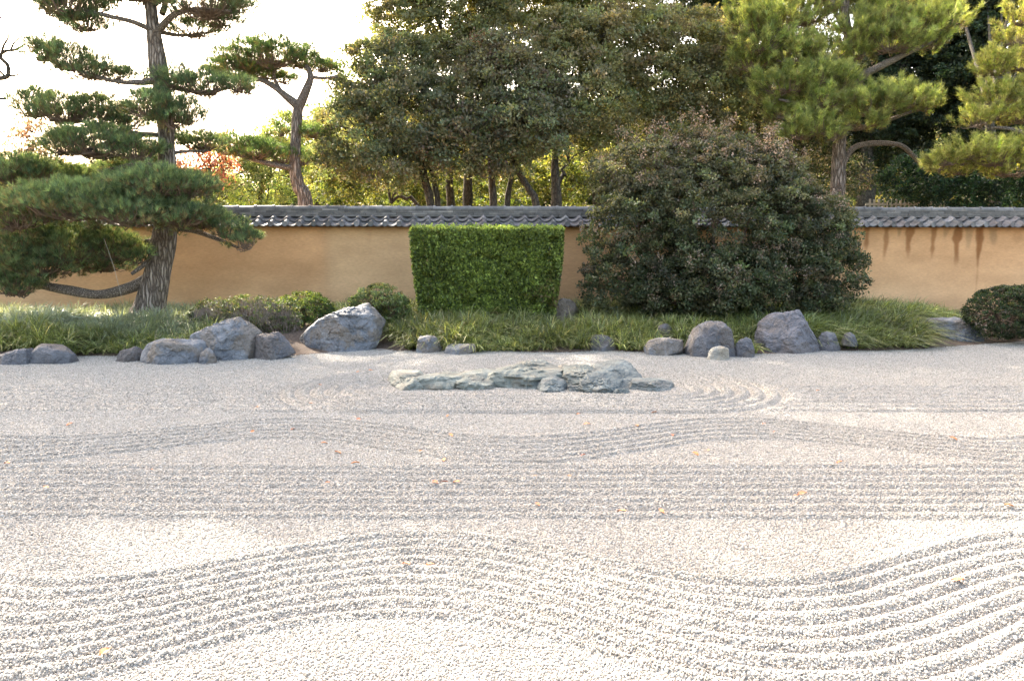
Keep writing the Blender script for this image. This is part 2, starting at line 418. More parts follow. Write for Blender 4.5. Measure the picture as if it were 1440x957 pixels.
# bleached upper areas left of the hedge, browner stretch behind the pine
br = sstep(-6.8, -5.8, x) * sstep(-3.2, -4.4, x) * sstep(1.7, 1.0, z) * (.5 + .5 * hash_noise(x, z, 1.5, 13))
colr = colr + (np.array([.40, .215, .10]) - colr) * (.55 * br)[:, None]
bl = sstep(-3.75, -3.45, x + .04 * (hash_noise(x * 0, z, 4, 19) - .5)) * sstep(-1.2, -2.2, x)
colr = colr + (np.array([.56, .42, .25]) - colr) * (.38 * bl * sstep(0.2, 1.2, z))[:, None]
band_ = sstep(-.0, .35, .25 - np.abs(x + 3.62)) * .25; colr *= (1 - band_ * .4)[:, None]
for (u, top, ln, wd, k, cc) in ((1213, 0, .55, .07, .8, dark), (1241, 0, .75, .05, .75, dark), (1260, 0, .22, .05, .6, grey), (1274, 0, .70, .07, .85, dark), (1307, 0, .75, .06, .8, dark),
                            (1325, 0, .25, .05, .5, grey), (1341, 0, .88, .09, .95, dark), (1357, 0, .55, .08, .5, grey), (1371, 0, .92, .07, .95, dark), (1372, 0, 1.9, .022, .4, dark),
                            (1390, 0, .42, .09, .5, grey), (1425, 0, .4, .12, .2, dark), (1460, 0, .6, .07, .6, dark), (352, 0, .5, .05, .3, dark), (335, 0, .7, .04, .3, dark), (520, 0, .4, .06, .15, dark)):
    x0 = (u - 720) / F * (15.53 + .05 * (u - 720) / F * 16)
    tdep = np.clip((1.90 - z) / (ln * .88), 0, 1.6)
    wig = .018 * (hash_noise(0 * x + u, z, 3, 14) - .5) * 2 + .015 * (hash_noise(0 * x + u, z, 14, 15) - .5)
    half = wd * 1.15 * (1.0 - .75 * tdep) * (.5 + .9 * hash_noise(0 * x + u * 3, z, 9, 16))
    mk = sstep(half + .03, half - .025, np.abs(x - x0 - wig - .02 * np.sin(u) * tdep)) * (tdep < 1) * sstep(1.0, .55, tdep) ** .5
    colr = colr + (cc - colr) * (np.minimum(1, k * .82) * mk)[:, None]
topline = sstep(1.84, 1.92, z + .05 * (hash_noise(x, z * 0, 9, 17) - .5))
colr = colr + (np.array([.27, .14, .06]) - colr) * (.5 * topline)[:, None]
botline = sstep(.55, .1, z + .25 * (hash_noise(x, z * 0, 1.2, 18) - .5))
colr = colr + (np.array([.30, .20, .12]) - colr) * (.35 * botline)[:, None]
# back, ends and top
o0 = len(V)
bx = np.array([[WX0, -WT, -.12], [WX1, -WT, -.12], [WX1, WT, -.12], [WX0, WT, -.12], [WX0, -WT, 1.98], [WX1, -WT, 1.98], [WX1, WT, 1.98], [WX0, WT, 1.98]])
bx[[0, 1, 4, 5], 1] += .002
Vb = np.concatenate([V, bx]); Fb = np.concatenate([Ff, np.array([[2, 3, 7, 6], [1, 2, 6, 5], [3, 0, 4, 7], [4, 5, 6, 7]]) + o0])
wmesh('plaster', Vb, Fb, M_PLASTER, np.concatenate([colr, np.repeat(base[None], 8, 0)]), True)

# tiles: every pan-and-roll tile is modelled, laid in two overlapping courses on both slopes
TW = .268
def tile(x0, y0, z0, y1, z1, sgn, cidx):
    """one S-shaped tile from eave (y0,z0) up to (y1,z1)"""
    n = 14; s = np.linspace(0, 1, n)
    prof = np.where(s < .62, -.030 * np.sin(np.pi * s / .62), .044 * np.sin(np.pi * (s - .62) / .38))
    xx = x0 + (s - .0) * TW * 1.06
    th = .020
    rows = []
    for (yy, zz, t) in ((y0, z0, 0), (y0 + (y1 - y0) * .08, z0 + (z1 - z0) * .08, .004), (y1, z1, .0)):
        rows.append(np.stack([xx, np.full(n, yy), zz + prof + t], -1))
    bot = np.stack([xx, np.full(n, y0 + .004 * sgn), z0 + prof - th - .014 * (s > .62) * np.sin(np.pi * np.clip((s - .62) / .38, 0, 1))], -1)
    botb = np.stack([xx, np.full(n, y1), z1 + prof - th], -1)
    V = np.concatenate([botb, bot] + rows)
    Fc = []
    for r in range(4):
        for k in range(n - 1): Fc.append([r * n + k, r * n + k + 1, (r + 1) * n + k + 1, (r + 1) * n + k])
    return V, np.array(Fc)
def disc_end(x0, y, z, sgn, r=.052):
    a = np.linspace(0, 2 * np.pi, 14, endpoint=False)
    ring0 = np.stack([x0 + r * np.cos(a), np.full(14, y), z + r * np.sin(a)], -1)
    ring1 = ring0 + np.array([0, -.022 * sgn, 0]); ring2 = np.stack([x0 + r * .72 * np.cos(a), np.full(14, y - .022 * sgn), z + r * .72 * np.sin(a)], -1)
    ring3 = ring2 + np.array([0, .008 * sgn, 0]); ring4 = np.stack([x0 + .001 * np.cos(a), np.full(14, y - .014 * sgn), z + .001 * np.sin(a)], -1)
    V = np.concatenate([ring0, ring1, ring2, ring3, ring4]); Fc = []
    for q in range(4):
        for k in range(14): Fc.append([q * 14 + k, q * 14 + (k + 1) % 14, (q + 1) * 14 + (k + 1) % 14, (q + 1) * 14 + k])
    return V, np.array(Fc)
parts, cols = [], []
nT = int((WX1 - WX0) / TW)
for sgn in (1, -1):            # front slope (sgn 1) faces the gravel
    for c_ in range(2):
        for k in range(nT):
            x0 = WX0 + k * TW
            jit = rng.normal(0, .004, 3)
            if c_ == 0: y0, z0, y1, z1 = -.47, 1.955, -.20, 2.04
            else: y0, z0, y1, z1 = -.285, 2.052, -.05, 2.125
            V, Fc = tile(x0 + jit[0], (y0 + jit[1]) * sgn, z0 + jit[2], y1 * sgn, z1, sgn, c_)
            sh = np.exp(rng.normal(0, .22)); tn = np.array([.12, .115, .114]) * sh * np.array([1 + rng.normal(0, .04), 1, 1])
            parts.append((V, Fc)); cols.append(np.repeat(tn[None], len(Fc), 0))
            if c_ == 0:
                V, Fc = disc_end(x0 + TW * .86, (y0 + jit[1]) * sgn, z0 + .004, sgn)
                parts.append((V, Fc)); cols.append(np.repeat(tn[None] * 1.15, len(Fc), 0))
V, Fc = cat_mesh(parts); wmesh('roof_tiles', V, Fc, M_TILE, np.concatenate(cols), False)
# boarding under the tiles closes the gap on top of the plaster
def boxes(L):
    f = np.array([[0, 3, 2, 1], [4, 5, 6, 7], [0, 1, 5, 4], [1, 2, 6, 5], [2, 3, 7, 6], [3, 0, 4, 7]])
    ps = []
    for (x0, x1, y0, y1, z0, z1) in L:
        ps.append((np.array([[x0, y0, z0], [x1, y0, z0], [x1, y1, z0], [x0, y1, z0], [x0, y0, z1], [x1, y0, z1], [x1, y1, z1], [x0, y1, z1]]), f))
    return cat_mesh(ps)
M_DARKWOOD, nt, b = newmat('dark_soffit'); b.inputs['Base Color'].default_value = (.05, .04, .035, 1); b.inputs['Roughness'].default_value = .9
Vs, Fs = boxes([(WX0, WX1, -.36, .36, 1.905, 1.925)]); wmesh('soffit', Vs, Fs, M_DARKWOOD)
bl_, cl = [], []
for (zz, hh, dd, off) in ((2.105, .036, .150, 0), (2.146, .036, .128, .15), (2.187, .034, .105, .05), (2.226, .030, .085, .2)):
    k = WX0 + off
    while k < WX1:
        L_ = .30 * (1 + rng.normal(0, .01)); j_ = rng.normal(0, .004)
        bl_.append((k + .003, k + L_ - .003, -dd + j_, dd + j_, zz + rng.normal(0, .0015), zz + hh)); k += L_
        tn = np.array([.125, .115, .105]) * np.exp(rng.normal(0, .2)); cl.append(np.repeat(tn[None], 6, 0))
Vs, Fs = boxes(bl_); wmesh('ridge_courses', Vs, Fs, M_TILE, np.concatenate(cl))
Vs, Fs = boxes([(WX0, WX1, -.07, .07, 2.09, 2.25)]); wmesh('ridge_mortar', Vs, Fs, M_DARKWOOD)
# round ridge caps with collar at each joint
ps, cl = [], []
a = np.linspace(-.15, np.pi + .15, 13)
k = WX0
while k < WX1:
    L_ = .345; dz = rng.normal(0, .003)
    sec = [(k, .072), (k + .045, .072), (k + .047, .056), (k + L_ - .002, .060), (k + L_ - .0015, .045)]
    sec = [(k, .050)] + sec
    rows = [np.stack([np.full(13, x_), r_ * np.cos(a), 2.258 + dz + r_ * np.sin(a)], -1) for (x_, r_) in sec]
    V = np.concatenate(rows); Fc = []
    for r_ in range(len(rows) - 1):
        for q in range(12): Fc.append([r_ * 13 + q, (r_ + 1) * 13 + q, (r_ + 1) * 13 + q + 1, r_ * 13 + q + 1])
    ps.append((V, np.array(Fc))); tn = np.array([.14, .134, .128]) * np.exp(rng.normal(0, .18)); cl.append(np.repeat(tn[None], len(Fc), 0)); k += L_
V, Fc = cat_mesh(ps); wmesh('ridge_cap', V, Fc, M_TILE, np.concatenate(cl))

# ------------------------------------------------------------------ rocks
def icosphere(sub):
    import bmesh
    bm = bmesh.new(); bmesh.ops.create_icosphere(bm, subdivisions=sub, radius=1)
    V = np.array([v.co[:] for v in bm.verts]); Fc = np.array([[v.index for v in f.verts] for f in bm.faces]); bm.free()
    return V, Fc
ICO5, ICO4, ICO6 = icosphere(5), icosphere(4), icosphere(6)
def rock(name, outline, Y, label, mat, depth=None, res=ICO5, rough=.052, seed=0, group=None, cat='rock', bury=.06, strata=0., extra=9):
    """stone whose facets follow a measured outline; outline in photo pixels at depth Y"""
    rs_ = np.random.default_rng(seed + 100)
    pts = np.array([P(u, v, Y) for u, v in outline])[:, [0, 2]]
    zlow = pts[:, 1].min()
    pts[pts[:, 1] < zlow + .04, 1] -= bury
    W = pts[:, 0].max() - pts[:, 0].min(); H = pts[:, 1].max() - pts[:, 1].min()
    depth = depth or max(.62 * W, .5 * H)
    c2 = pts.mean(0); cen = np.array([c2[0], Y + depth * .5, c2[1]])
    # orient polygon
    x_, z_ = pts[:, 0], pts[:, 1]
    area = .5 * np.sum(x_ * np.roll(z_, -1) - np.roll(x_, -1) * z_); 
    if area < 0: pts = pts[::-1]
    N, D = [], []
    for k in range(len(pts)):
        a_, b_ = pts[k], pts[(k + 1) % len(pts)]
        e = b_ - a_
        if np.linalg.norm(e) < 1e-4: continue
        n2 = np.array([e[1], -e[0]]); n2 /= np.linalg.norm(n2)
        ty = rs_.uniform(-.45, .25)
        n = np.array([n2[0], ty, n2[1]]); L = np.linalg.norm(n); d = np.dot(n2, a_ - c2) / L
        N.append(n / L); D.append(max(d, .03 * W))
    for tz, tx in ((.55, rs_.uniform(-.4, .4)), (.12, rs_.uniform(-.8, -.2)), (.15, rs_.uniform(.2, .8))):
        n = np.array([tx, -1, tz]); n /= np.linalg.norm(n); N.append(n); D.append(depth * .5 * rs_.uniform(.85, 1.05))
    for _ in range(2):
        n = np.array([rs_.uniform(-.6, .6), 1, rs_.uniform(.1, .7)]); n /= np.linalg.norm(n); N.append(n); D.append(depth * .5)
    for _ in range(extra):
        n = np.array([rs_.normal(), -abs(rs_.normal()) * .8, abs(rs_.normal()) * .8]); n /= np.linalg.norm(n)
        # bevel plane just inside the corner it meets
        N.append(n); D.append(None)
    Nn = np.array(N[:len(N) - extra]) if extra else np.array(N); Dd = np.array([d for d in D if d is not None])
    V, Fc = res
    def rad(dirs, Nn, Dd):
        dot = dirs @ Nn.T; r_ = np.where(dot > 1e-3, Dd / np.maximum(dot, 1e-3), 1e9)
        r_ = 1 / ((1 / r_) ** 45).sum(1) ** (1 / 45)
        return r_
    r0 = rad(V, Nn, Dd)
    for q in range(extra):
        n = N[len(N) - extra + q]
        sup = ((V * r0[:, None]) @ n).max(); Nn = np.vstack([Nn, n]); Dd = np.append(Dd, sup * rs_.uniform(.86, .96))
    r_ = rad(V, Nn, Dd); Pn = V * r_[:, None]
    size = math.sqrt(W * H); off = Vector(rs_.uniform(0, 50, 3).tolist())
    disp = np.empty(len(Pn))
    st = 1 / size
    for k in range(len(Pn)):
        q = Vector((Pn[k, 0] * st * 1.6, Pn[k, 1] * st * 1.6, Pn[k, 2] * st * (1.6 + strata * 4))) + off
        d_ = mnoise.fractal(q, .9, 2.1, 3) * .8 + (mnoise.cell(q * 2.2 + Vector((mnoise.noise(q*3),0,mnoise.noise(q*3+Vector((9,9,9)))))*.6) - .5) * .35
        d_ += (.35 - abs(mnoise.noise(q * 2.3))) * .9
        r1 = 1 - abs(mnoise.noise(q * 3.1 + Vector((5, 5, 5)))) * 2; d_ -= max(0, r1 - .82) * 1.8
        d_ += mnoise.fractal(q * 6, .8, 2, 4) * .5
        disp[k] = d_
    Pn = Pn + V * (disp * rough * size)[:, None] * np.array([.6, 1, .8])
    Pn = Pn + cen
    return mesh(name, Pn, Fc, mat, smooth=False, label=label, cat=cat, group=group)

ROCKS = []
def rootrock(name, outline, v, label, mat, z=0.0, **kw):
    Y = ground_Y(v, z)
    o = rock(name, outline, Y, label, mat, **kw)
    # move the origin to the base of the stone
    me = o.data; n = len(me.vertices); co = np.empty(n * 3, np.float32); me.vertices.foreach_get('co', co); co = co.reshape(-1, 3)
    c0 = np.array([co[:, 0].mean(), co[:, 1].mean(), co[:, 2].min()], np.float32); ROCKS.append((float(c0[0]), float(c0[1]), float(np.ptp(co[:, 0])) / 2, float(np.ptp(co[:, 1])) / 2)); co -= c0; me.vertices.foreach_set('co', co.ravel()); o.location = c0.tolist(); me.update()
    return o
g1 = 'boulders along the gravel edge'
rootrock('boulder', [(-14, 500), (0, 497), (18, 491), (32, 493), (36, 500), (35, 513), (-12, 514)], 513, 'low dark stone cut by the left edge of the photo, beside a rounder grey boulder', M_ROCKD, seed=1, group=g1)
rootrock('boulder', [(37, 492), (45, 486), (62, 487), (83, 491), (93, 500), (94, 511), (38, 512)], 512, 'smooth rounded grey boulder alone at the far left edge of the grass bed', M_ROCKD, seed=2, group=g1, rough=.03, extra=3)
rootrock('boulder', [(155, 507), (166, 495), (185, 488), (194, 500), (188, 510), (158, 511)], 509, 'small stone half hidden behind the left end of the long low boulder', M_ROCKD, seed=3, group=g1)
rootrock('boulder', [(180, 499), (190, 487), (215, 480), (245, 481), (268, 487), (275, 497), (272, 509), (240, 513), (186, 513)], 513, 'long low blue grey boulder lying on gravel beside the pyramid pebble stone', M_ROCK, seed=4, group=g1)
rootrock('boulder', [(251, 476), (275, 465), (290, 458), (322, 451), (333, 455), (350, 474), (351, 492), (348, 508), (285, 509), (256, 500)], 507, 'tall peaked blue grey boulder with brown lower face in front of the twiggy shrub', M_ROCK, seed=8, group=g1, res=ICO6)
rootrock('boulder', [(273, 509), (279, 496), (288, 491), (298, 497), (301, 509), (288, 512)], 512, 'smallest stone, a little grey cone in front of the tall peaked boulder', M_ROCK, seed=6, group=g1, res=ICO4)
rootrock('boulder', [(347, 484), (356, 473), (385, 470), (395, 479), (409, 499), (404, 503), (350, 508)], 506, 'brownish grey wedge boulder sloping down to the right beside bare mulch', M_ROCKD, seed=7, group=g1)
rootrock('boulder', [(406, 479), (425, 462), (445, 447), (475, 437), (493, 430), (512, 436), (521, 446), (531, 458), (528, 478), (518, 488), (415, 486)], 488, 'largest pale topped boulder on bare mulch in front of two round shrubs', M_ROCK, z=.07, seed=18, group=g1, res=ICO6, rough=.06)
rootrock('boulder', [(583, 496), (586, 477), (594, 472), (612, 474), (618, 483), (620, 497)], 496, 'squat blocky blue stone in pale grass below the left side of the hedge', M_ROCK, seed=9, group=g1, res=ICO4)
rootrock('boulder', [(621, 497), (625, 490), (645, 487), (668, 486), (671, 493), (650, 500), (626, 500)], 499, 'flat low stone lying beside the squat blocky stone under the hedge', M_ROCK, seed=10, group=g1, res=ICO4)
rootrock('boulder', [(777, 458), (780, 428), (791, 419), (806, 422), (813, 435), (811, 458)], 458, 'brownish upright stone standing against the wall between hedge and big shrub', M_ROCKB, z=.2, seed=11, group=g1)
rootrock('boulder', [(831, 492), (833, 475), (845, 472), (862, 474), (868, 489), (864, 495), (836, 495)], 494, 'small dark square stone at the gravel edge left of the big shrub', M_ROCKD, seed=12, group=g1, res=ICO4)
rootrock('boulder', [(922, 474), (927, 460), (936, 456), (946, 461), (949, 474)], 474, 'tiny stone sunk in the grass above the flat slanting stone', M_ROCKD, z=.15, seed=13, group=g1, res=ICO4)
rootrock('boulder', [(909, 492), (917, 482), (940, 478), (965, 479), (968, 497), (940, 501), (912, 500)], 500, 'flat slanting grey stone left of the upright boulder with a pale stone at its foot', M_ROCK, seed=14, group=g1)
rootrock('boulder', [(973, 492), (979, 470), (998, 455), (1022, 453), (1034, 468), (1039, 492), (1037, 504), (975, 503)], 503, 'upright rounded grey boulder with a pale little stone leaning at its foot', M_ROCKD, seed=15, group=g1, res=ICO6, rough=.04)
rootrock('boulder', [(996, 505), (1003, 491), (1015, 487), (1027, 490), (1029, 506), (1012, 508)], 507, 'pale tan little stone leaning at the foot of the upright boulder', M_ROCKT, seed=16, group=g1, res=ICO4)
rootrock('boulder', [(1036, 477), (1050, 473), (1060, 479), (1065, 493), (1064, 503), (1038, 505)], 503, 'small upright grey stone touching the right side of the upright boulder', M_ROCKD, seed=17, group=g1, res=ICO4)
rootrock('boulder', [(1071, 475), (1076, 455), (1095, 444), (1130, 439), (1141, 449), (1153, 468), (1166, 496), (1140, 499), (1080, 498)], 497, 'large purple grey angular boulder under the right side of the big shrub', M_ROCKP, seed=25, group=g1, res=ICO6, rough=.05)
rootrock('boulder', [(1152, 475), (1165, 464), (1176, 467), (1185, 491), (1180, 495), (1158, 496)], 494, 'small purple grey wedge stone right of the large angular boulder', M_ROCKP, seed=19, group=g1, res=ICO4)
rootrock('boulder', [(1186, 481), (1190, 470), (1198, 468), (1207, 474), (1208, 482)], 480, 'tiny dark stone sunk in the grass right of the purple grey boulders', M_ROCKD, z=.15, seed=20, group=g1, res=ICO4)
rootrock('boulder', [(1312, 460), (1318, 451), (1368, 450), (1379, 460), (1392, 470), (1390, 479), (1345, 480)], 480, 'flat topped dark blue boulder between drooping grass and the clipped right shrub', M_ROCK, z=.02, seed=21, group=g1)

g2 = 'rocks of the island in the gravel'
isl = [
 ([(547, 548), (555, 536), (566, 529), (580, 528), (592, 539), (594, 551)], 549, .0, 'leftmost rock of the island, low and blue green', M_SLATE, 31, .5),
 ([(582, 547), (589, 533), (610, 527), (642, 530), (650, 540), (645, 551)], 548, .12, 'low layered slab second from the left end of the island', M_SLATE, 32, .6),
 ([(634, 547), (645, 532), (665, 528), (689, 534), (694, 548), (650, 551)], 549, .0, 'knobbly grey green rock left of the long sloping slab in the island', M_SLATE, 33, .5),
 ([(676, 546), (690, 530), (715, 522), (745, 514), (766, 515), (790, 527), (800, 546), (790, 550), (690, 550)], 548, .1, 'long sloping layered slab at the middle of the island with brown underside', M_SLATE, 34, .8),
 ([(772, 538), (778, 520), (788, 514), (803, 521), (806, 538)], 540, .0, 'highest brownish knob behind the middle of the island', M_ROCKT, 35, .35),
 ([(758, 551), (765, 538), (778, 534), (790, 540), (795, 553)], 552, .0, 'small grey stone set in front of the middle slab of the island', M_SLATEB, 36, .25),
 ([(788, 547), (799, 522), (825, 518), (838, 528), (838, 549)], 547, .1, 'smooth pale green block right of the middle slab in the island', M_SLATE, 37, .4),
 ([(802, 552), (803, 540), (824, 540), (825, 552)], 551, .0, 'little squarish stone below the smooth pale green block', M_SLATEB, 38, .18),
 ([(818, 550), (826, 532), (848, 530), (870, 549), (862, 556), (828, 557)], 555, .0, 'dark blue pointed stone nearest the viewer on the island', M_SLATEB, 39, .35),
 ([(826, 537), (836, 524), (852, 525), (858, 538)], 545, .0, 'small pale tan stone wedged on top of the dark blue pointed stone', M_ROCKT, 40, .25),
 ([(838, 542), (845, 524), (860, 521), (885, 528), (906, 538), (910, 551), (850, 552)], 549, .1, 'long ridge rock tapering to the right on the island', M_SLATEB, 41, .7),
 ([(893, 550), (899, 534), (935, 536), (948, 546), (948, 552)], 550, .0, 'rightmost rock of the island, low with brown lower face', M_SLATEB, 42, .35),
 ([(860, 552), (868, 545), (882, 548), (887, 556)], 555, .0, 'flat grey chip right of the dark blue pointed stone', M_SLATEB, 43, .15),
]
for (ol, v, dy, lab, mt_, sd_, dp) in isl:
    cu = sum(p_[0] for p_ in ol) / len(ol); ol = [(cu + (p_[0] - cu) * 1.24, p_[1] + (4 if p_[1] < v - 8 else 0)) for p_ in ol]; dp *= 1.15
    rootrock('island_rock', ol, v, lab, mt_, seed=sd_, depth=dp, group=g2, strata=1.0, rough=.08, res=ICO5, bury=.05)

# ------------------------------------------------------------------ foliage builders
def leaf_quads(Pc, A, size, aspect, fold=.0):
    """rhombic leaves. Pc centre (n,3), A axis (n,3), size (n,)"""
    n = len(Pc); B = norm(np.cross(A, rdir(n))); s = size[:, None]
    Nn = np.cross(A, B)
    V = np.stack([Pc - A * s * .5, Pc + B * s * aspect * .5 + Nn * s * .06, Pc + A * s * .5, Pc - B * s * aspect * .5 + Nn * s * .06], 1)
    Fc = np.arange(n * 4).reshape(n, 4)
    return V.reshape(-1, 3), Fc
def pick_cols(n, palette, weights, jit=.18):
    pal = np.array(palette); idx = rng.choice(len(pal), n, p=np.array(weights) / sum(weights))
    return pal[idx] * np.exp(rng.normal(0, jit, (n, 1)))
def ell_points(c, r, n, up=.0, inner=.15, jag=.16):
    d = rdir(int(n * 1.6)); 
    keep = rng.uniform(0, 1, len(d)) < (.55 + up * d[:, 2] + .12 * (-d[:, 1]))
    d = d[keep][:n]
    f = 1 + jag * rng.normal(0, 1, len(d)).clip(-1.6, 1.3)
    inn = rng.uniform(0, 1, len(d)) < inner; f[inn] *= rng.uniform(.35, .9, inn.sum())
    return np.array(c) + d * np.array(r) * f[:, None], d
def foliage(blobs, clump_d, clump_r, per, size, aspect, palette, weights, up=.25, inner=.15, jag=.12, outw=.55, cl_jit=.22, squash=.7, topcol=None, topamt=0):
    """blobs: list of (centre, radii). returns V,F,col and clump centres"""
    Cs, Ds = [], []
    for c, r in blobs:
        r = np.array(r); area = 4 * np.pi * (((r[0] * r[1]) ** 1.6 + (r[0] * r[2]) ** 1.6 + (r[1] * r[2]) ** 1.6) / 3) ** (1 / 1.6)
        n = max(6, int(area * clump_d)); p, d = ell_points(c, r, n, up, inner, jag); Cs.append(p); Ds.append(d)
    C = np.concatenate(Cs); Dd = np.concatenate(Ds); m = len(C)
    # drop clumps buried deep inside other blobs
    dep = np.full(m, 9.)
    for c, r in blobs:
        dep = np.minimum(dep, np.linalg.norm((C - np.array(c)) / np.array(r), axis=1))
    keep = (dep > .55) | (rng.uniform(0, 1, m) < .25); C, Dd, dep = C[keep], Dd[keep], dep[keep]; m = len(C)
    cr = clump_r * rng.uniform(.6, 1.35, m)
    d = rdir(m * per).reshape(m, per, 3); d = norm(d + Dd[:, None] * .45 + np.array([0, 0, .35]))
    rad = cr[:, None, None] * rng.uniform(.35, 1.05, (m, per, 1))
    Pc = C[:, None] + d * rad * np.array([1, 1, squash])
    A = norm(d * outw + rdir(m * per).reshape(m, per, 3) * .75 + np.array([0, 0, .12]))
    Pc = Pc.reshape(-1, 3); A = A.reshape(-1, 3); n = len(Pc)
    V, Fc = leaf_quads(Pc, A, size * rng.uniform(.6, 1.3, n), aspect)
    colv = pick_cols(n, palette, weights)
    cj = np.exp(rng.normal(0, cl_jit, (m, 1))) * (1 + rng.normal(0, .07, (m, 3)))
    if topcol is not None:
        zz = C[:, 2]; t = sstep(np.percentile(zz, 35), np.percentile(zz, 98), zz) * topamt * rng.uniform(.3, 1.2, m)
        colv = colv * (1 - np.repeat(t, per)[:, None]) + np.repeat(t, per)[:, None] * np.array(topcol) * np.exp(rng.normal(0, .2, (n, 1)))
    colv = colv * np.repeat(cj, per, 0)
    return V, Fc, np.clip(colv, .005, .9), C

def pix_blobs(L, Y, dep=.8, thick=None):
    """(u,v,ru,rv[,dY]) in photo px -> ellipsoids"""
    out = []
    for e in L:
        u, v, ru, rv = e[:4]; y = Y + (e[4] if len(e) > 4 else 0)
        c = P(u, v, y); k = PX(y) * 1.0
        out.append((c, (ru * k, max(ru, rv) * k * dep, rv * k)))
    return out
def trunk_pts(L, Y):
    """(u,v,width_px[,dY])"""
    pts = [P(e[0], e[1], Y + (e[3] if len(e) > 3 else 0)) for e in L]
    return np.array(pts), np.array([e[2] * .5 * PX(Y) for e in L])

def broad_tree(name, label, blobs, trunks, gz, mat, bark, group, fol, nlimb=10, cat='tree', trunk_name='trunk', crown_name='crown'):
    base = np.array([trunks[0][0][0][0], trunks[0][0][0][1], gz]) if trunks else np.array([blobs[0][0][0], blobs[0][0][1], gz])
    root = empty(name, base, label, cat, group)
    V, Fc, c, C = foliage(blobs, **fol)
    mesh(crown_name, V, Fc, mat, root, c)
    for (pts, rad) in trunks:
        p = np.array(pts); r = np.array(rad)
        if p[0][2] > gz + .01: p = np.vstack([p[0] + (p[0] - p[1]) * ((p[0][2] - gz) / max(p[1][2] - p[0][2], .05)) * .3 * np.array([1, 1, 0]) + np.array([0, 0, gz - p[0][2] - .05]), p]); r = np.r_[r[0] * 1.25, r]
        V, Fc = tube(p, r, 12, .12); mesh(trunk_name, V, Fc, bark, root, smooth=True)
    # limbs from trunk tops into the crown
    if nlimb:
        ps = []
        tops = [np.array(t[0][-1]) for t in trunks] or [base]
        rt = [t[1][-1] for t in trunks] or [.05]
        for q in range(nlimb):
            k = rng.integers(len(tops)); tgt = C[rng.integers(len(C))]
            mid = tops[k] * .5 + tgt * .5 + rng.normal(0, .15, 3); 
            V, Fc = tube([tops[k], tops[k] * .75 + mid * .25 + np.array([0, 0, .1]), mid, tgt], [rt[k] * .8, rt[k] * .6, rt[k] * .4, .012], 7, .2); ps.append((V, Fc))
        m = min(len(C), 260); idx = rng.choice(len(C), m, replace=False)
        mids = C[idx]; src = mids + (np.array([b_[0] for b_ in blobs])[rng.integers(len(blobs), size=m)] - mids) * .0
        near = np.array([min(blobs, key=lambda b_: np.linalg.norm(b_[0] - q))[0] for q in mids])
        V, Fc = thin_tubes(near * .55 + mids * .45, mids, .016, .006, rng.normal(0, .06, (m, 3))[:, None]); ps.append((V, Fc))
        V, Fc = cat_mesh(ps); mesh('limbs', V, Fc, bark, root, smooth=True)
    return root

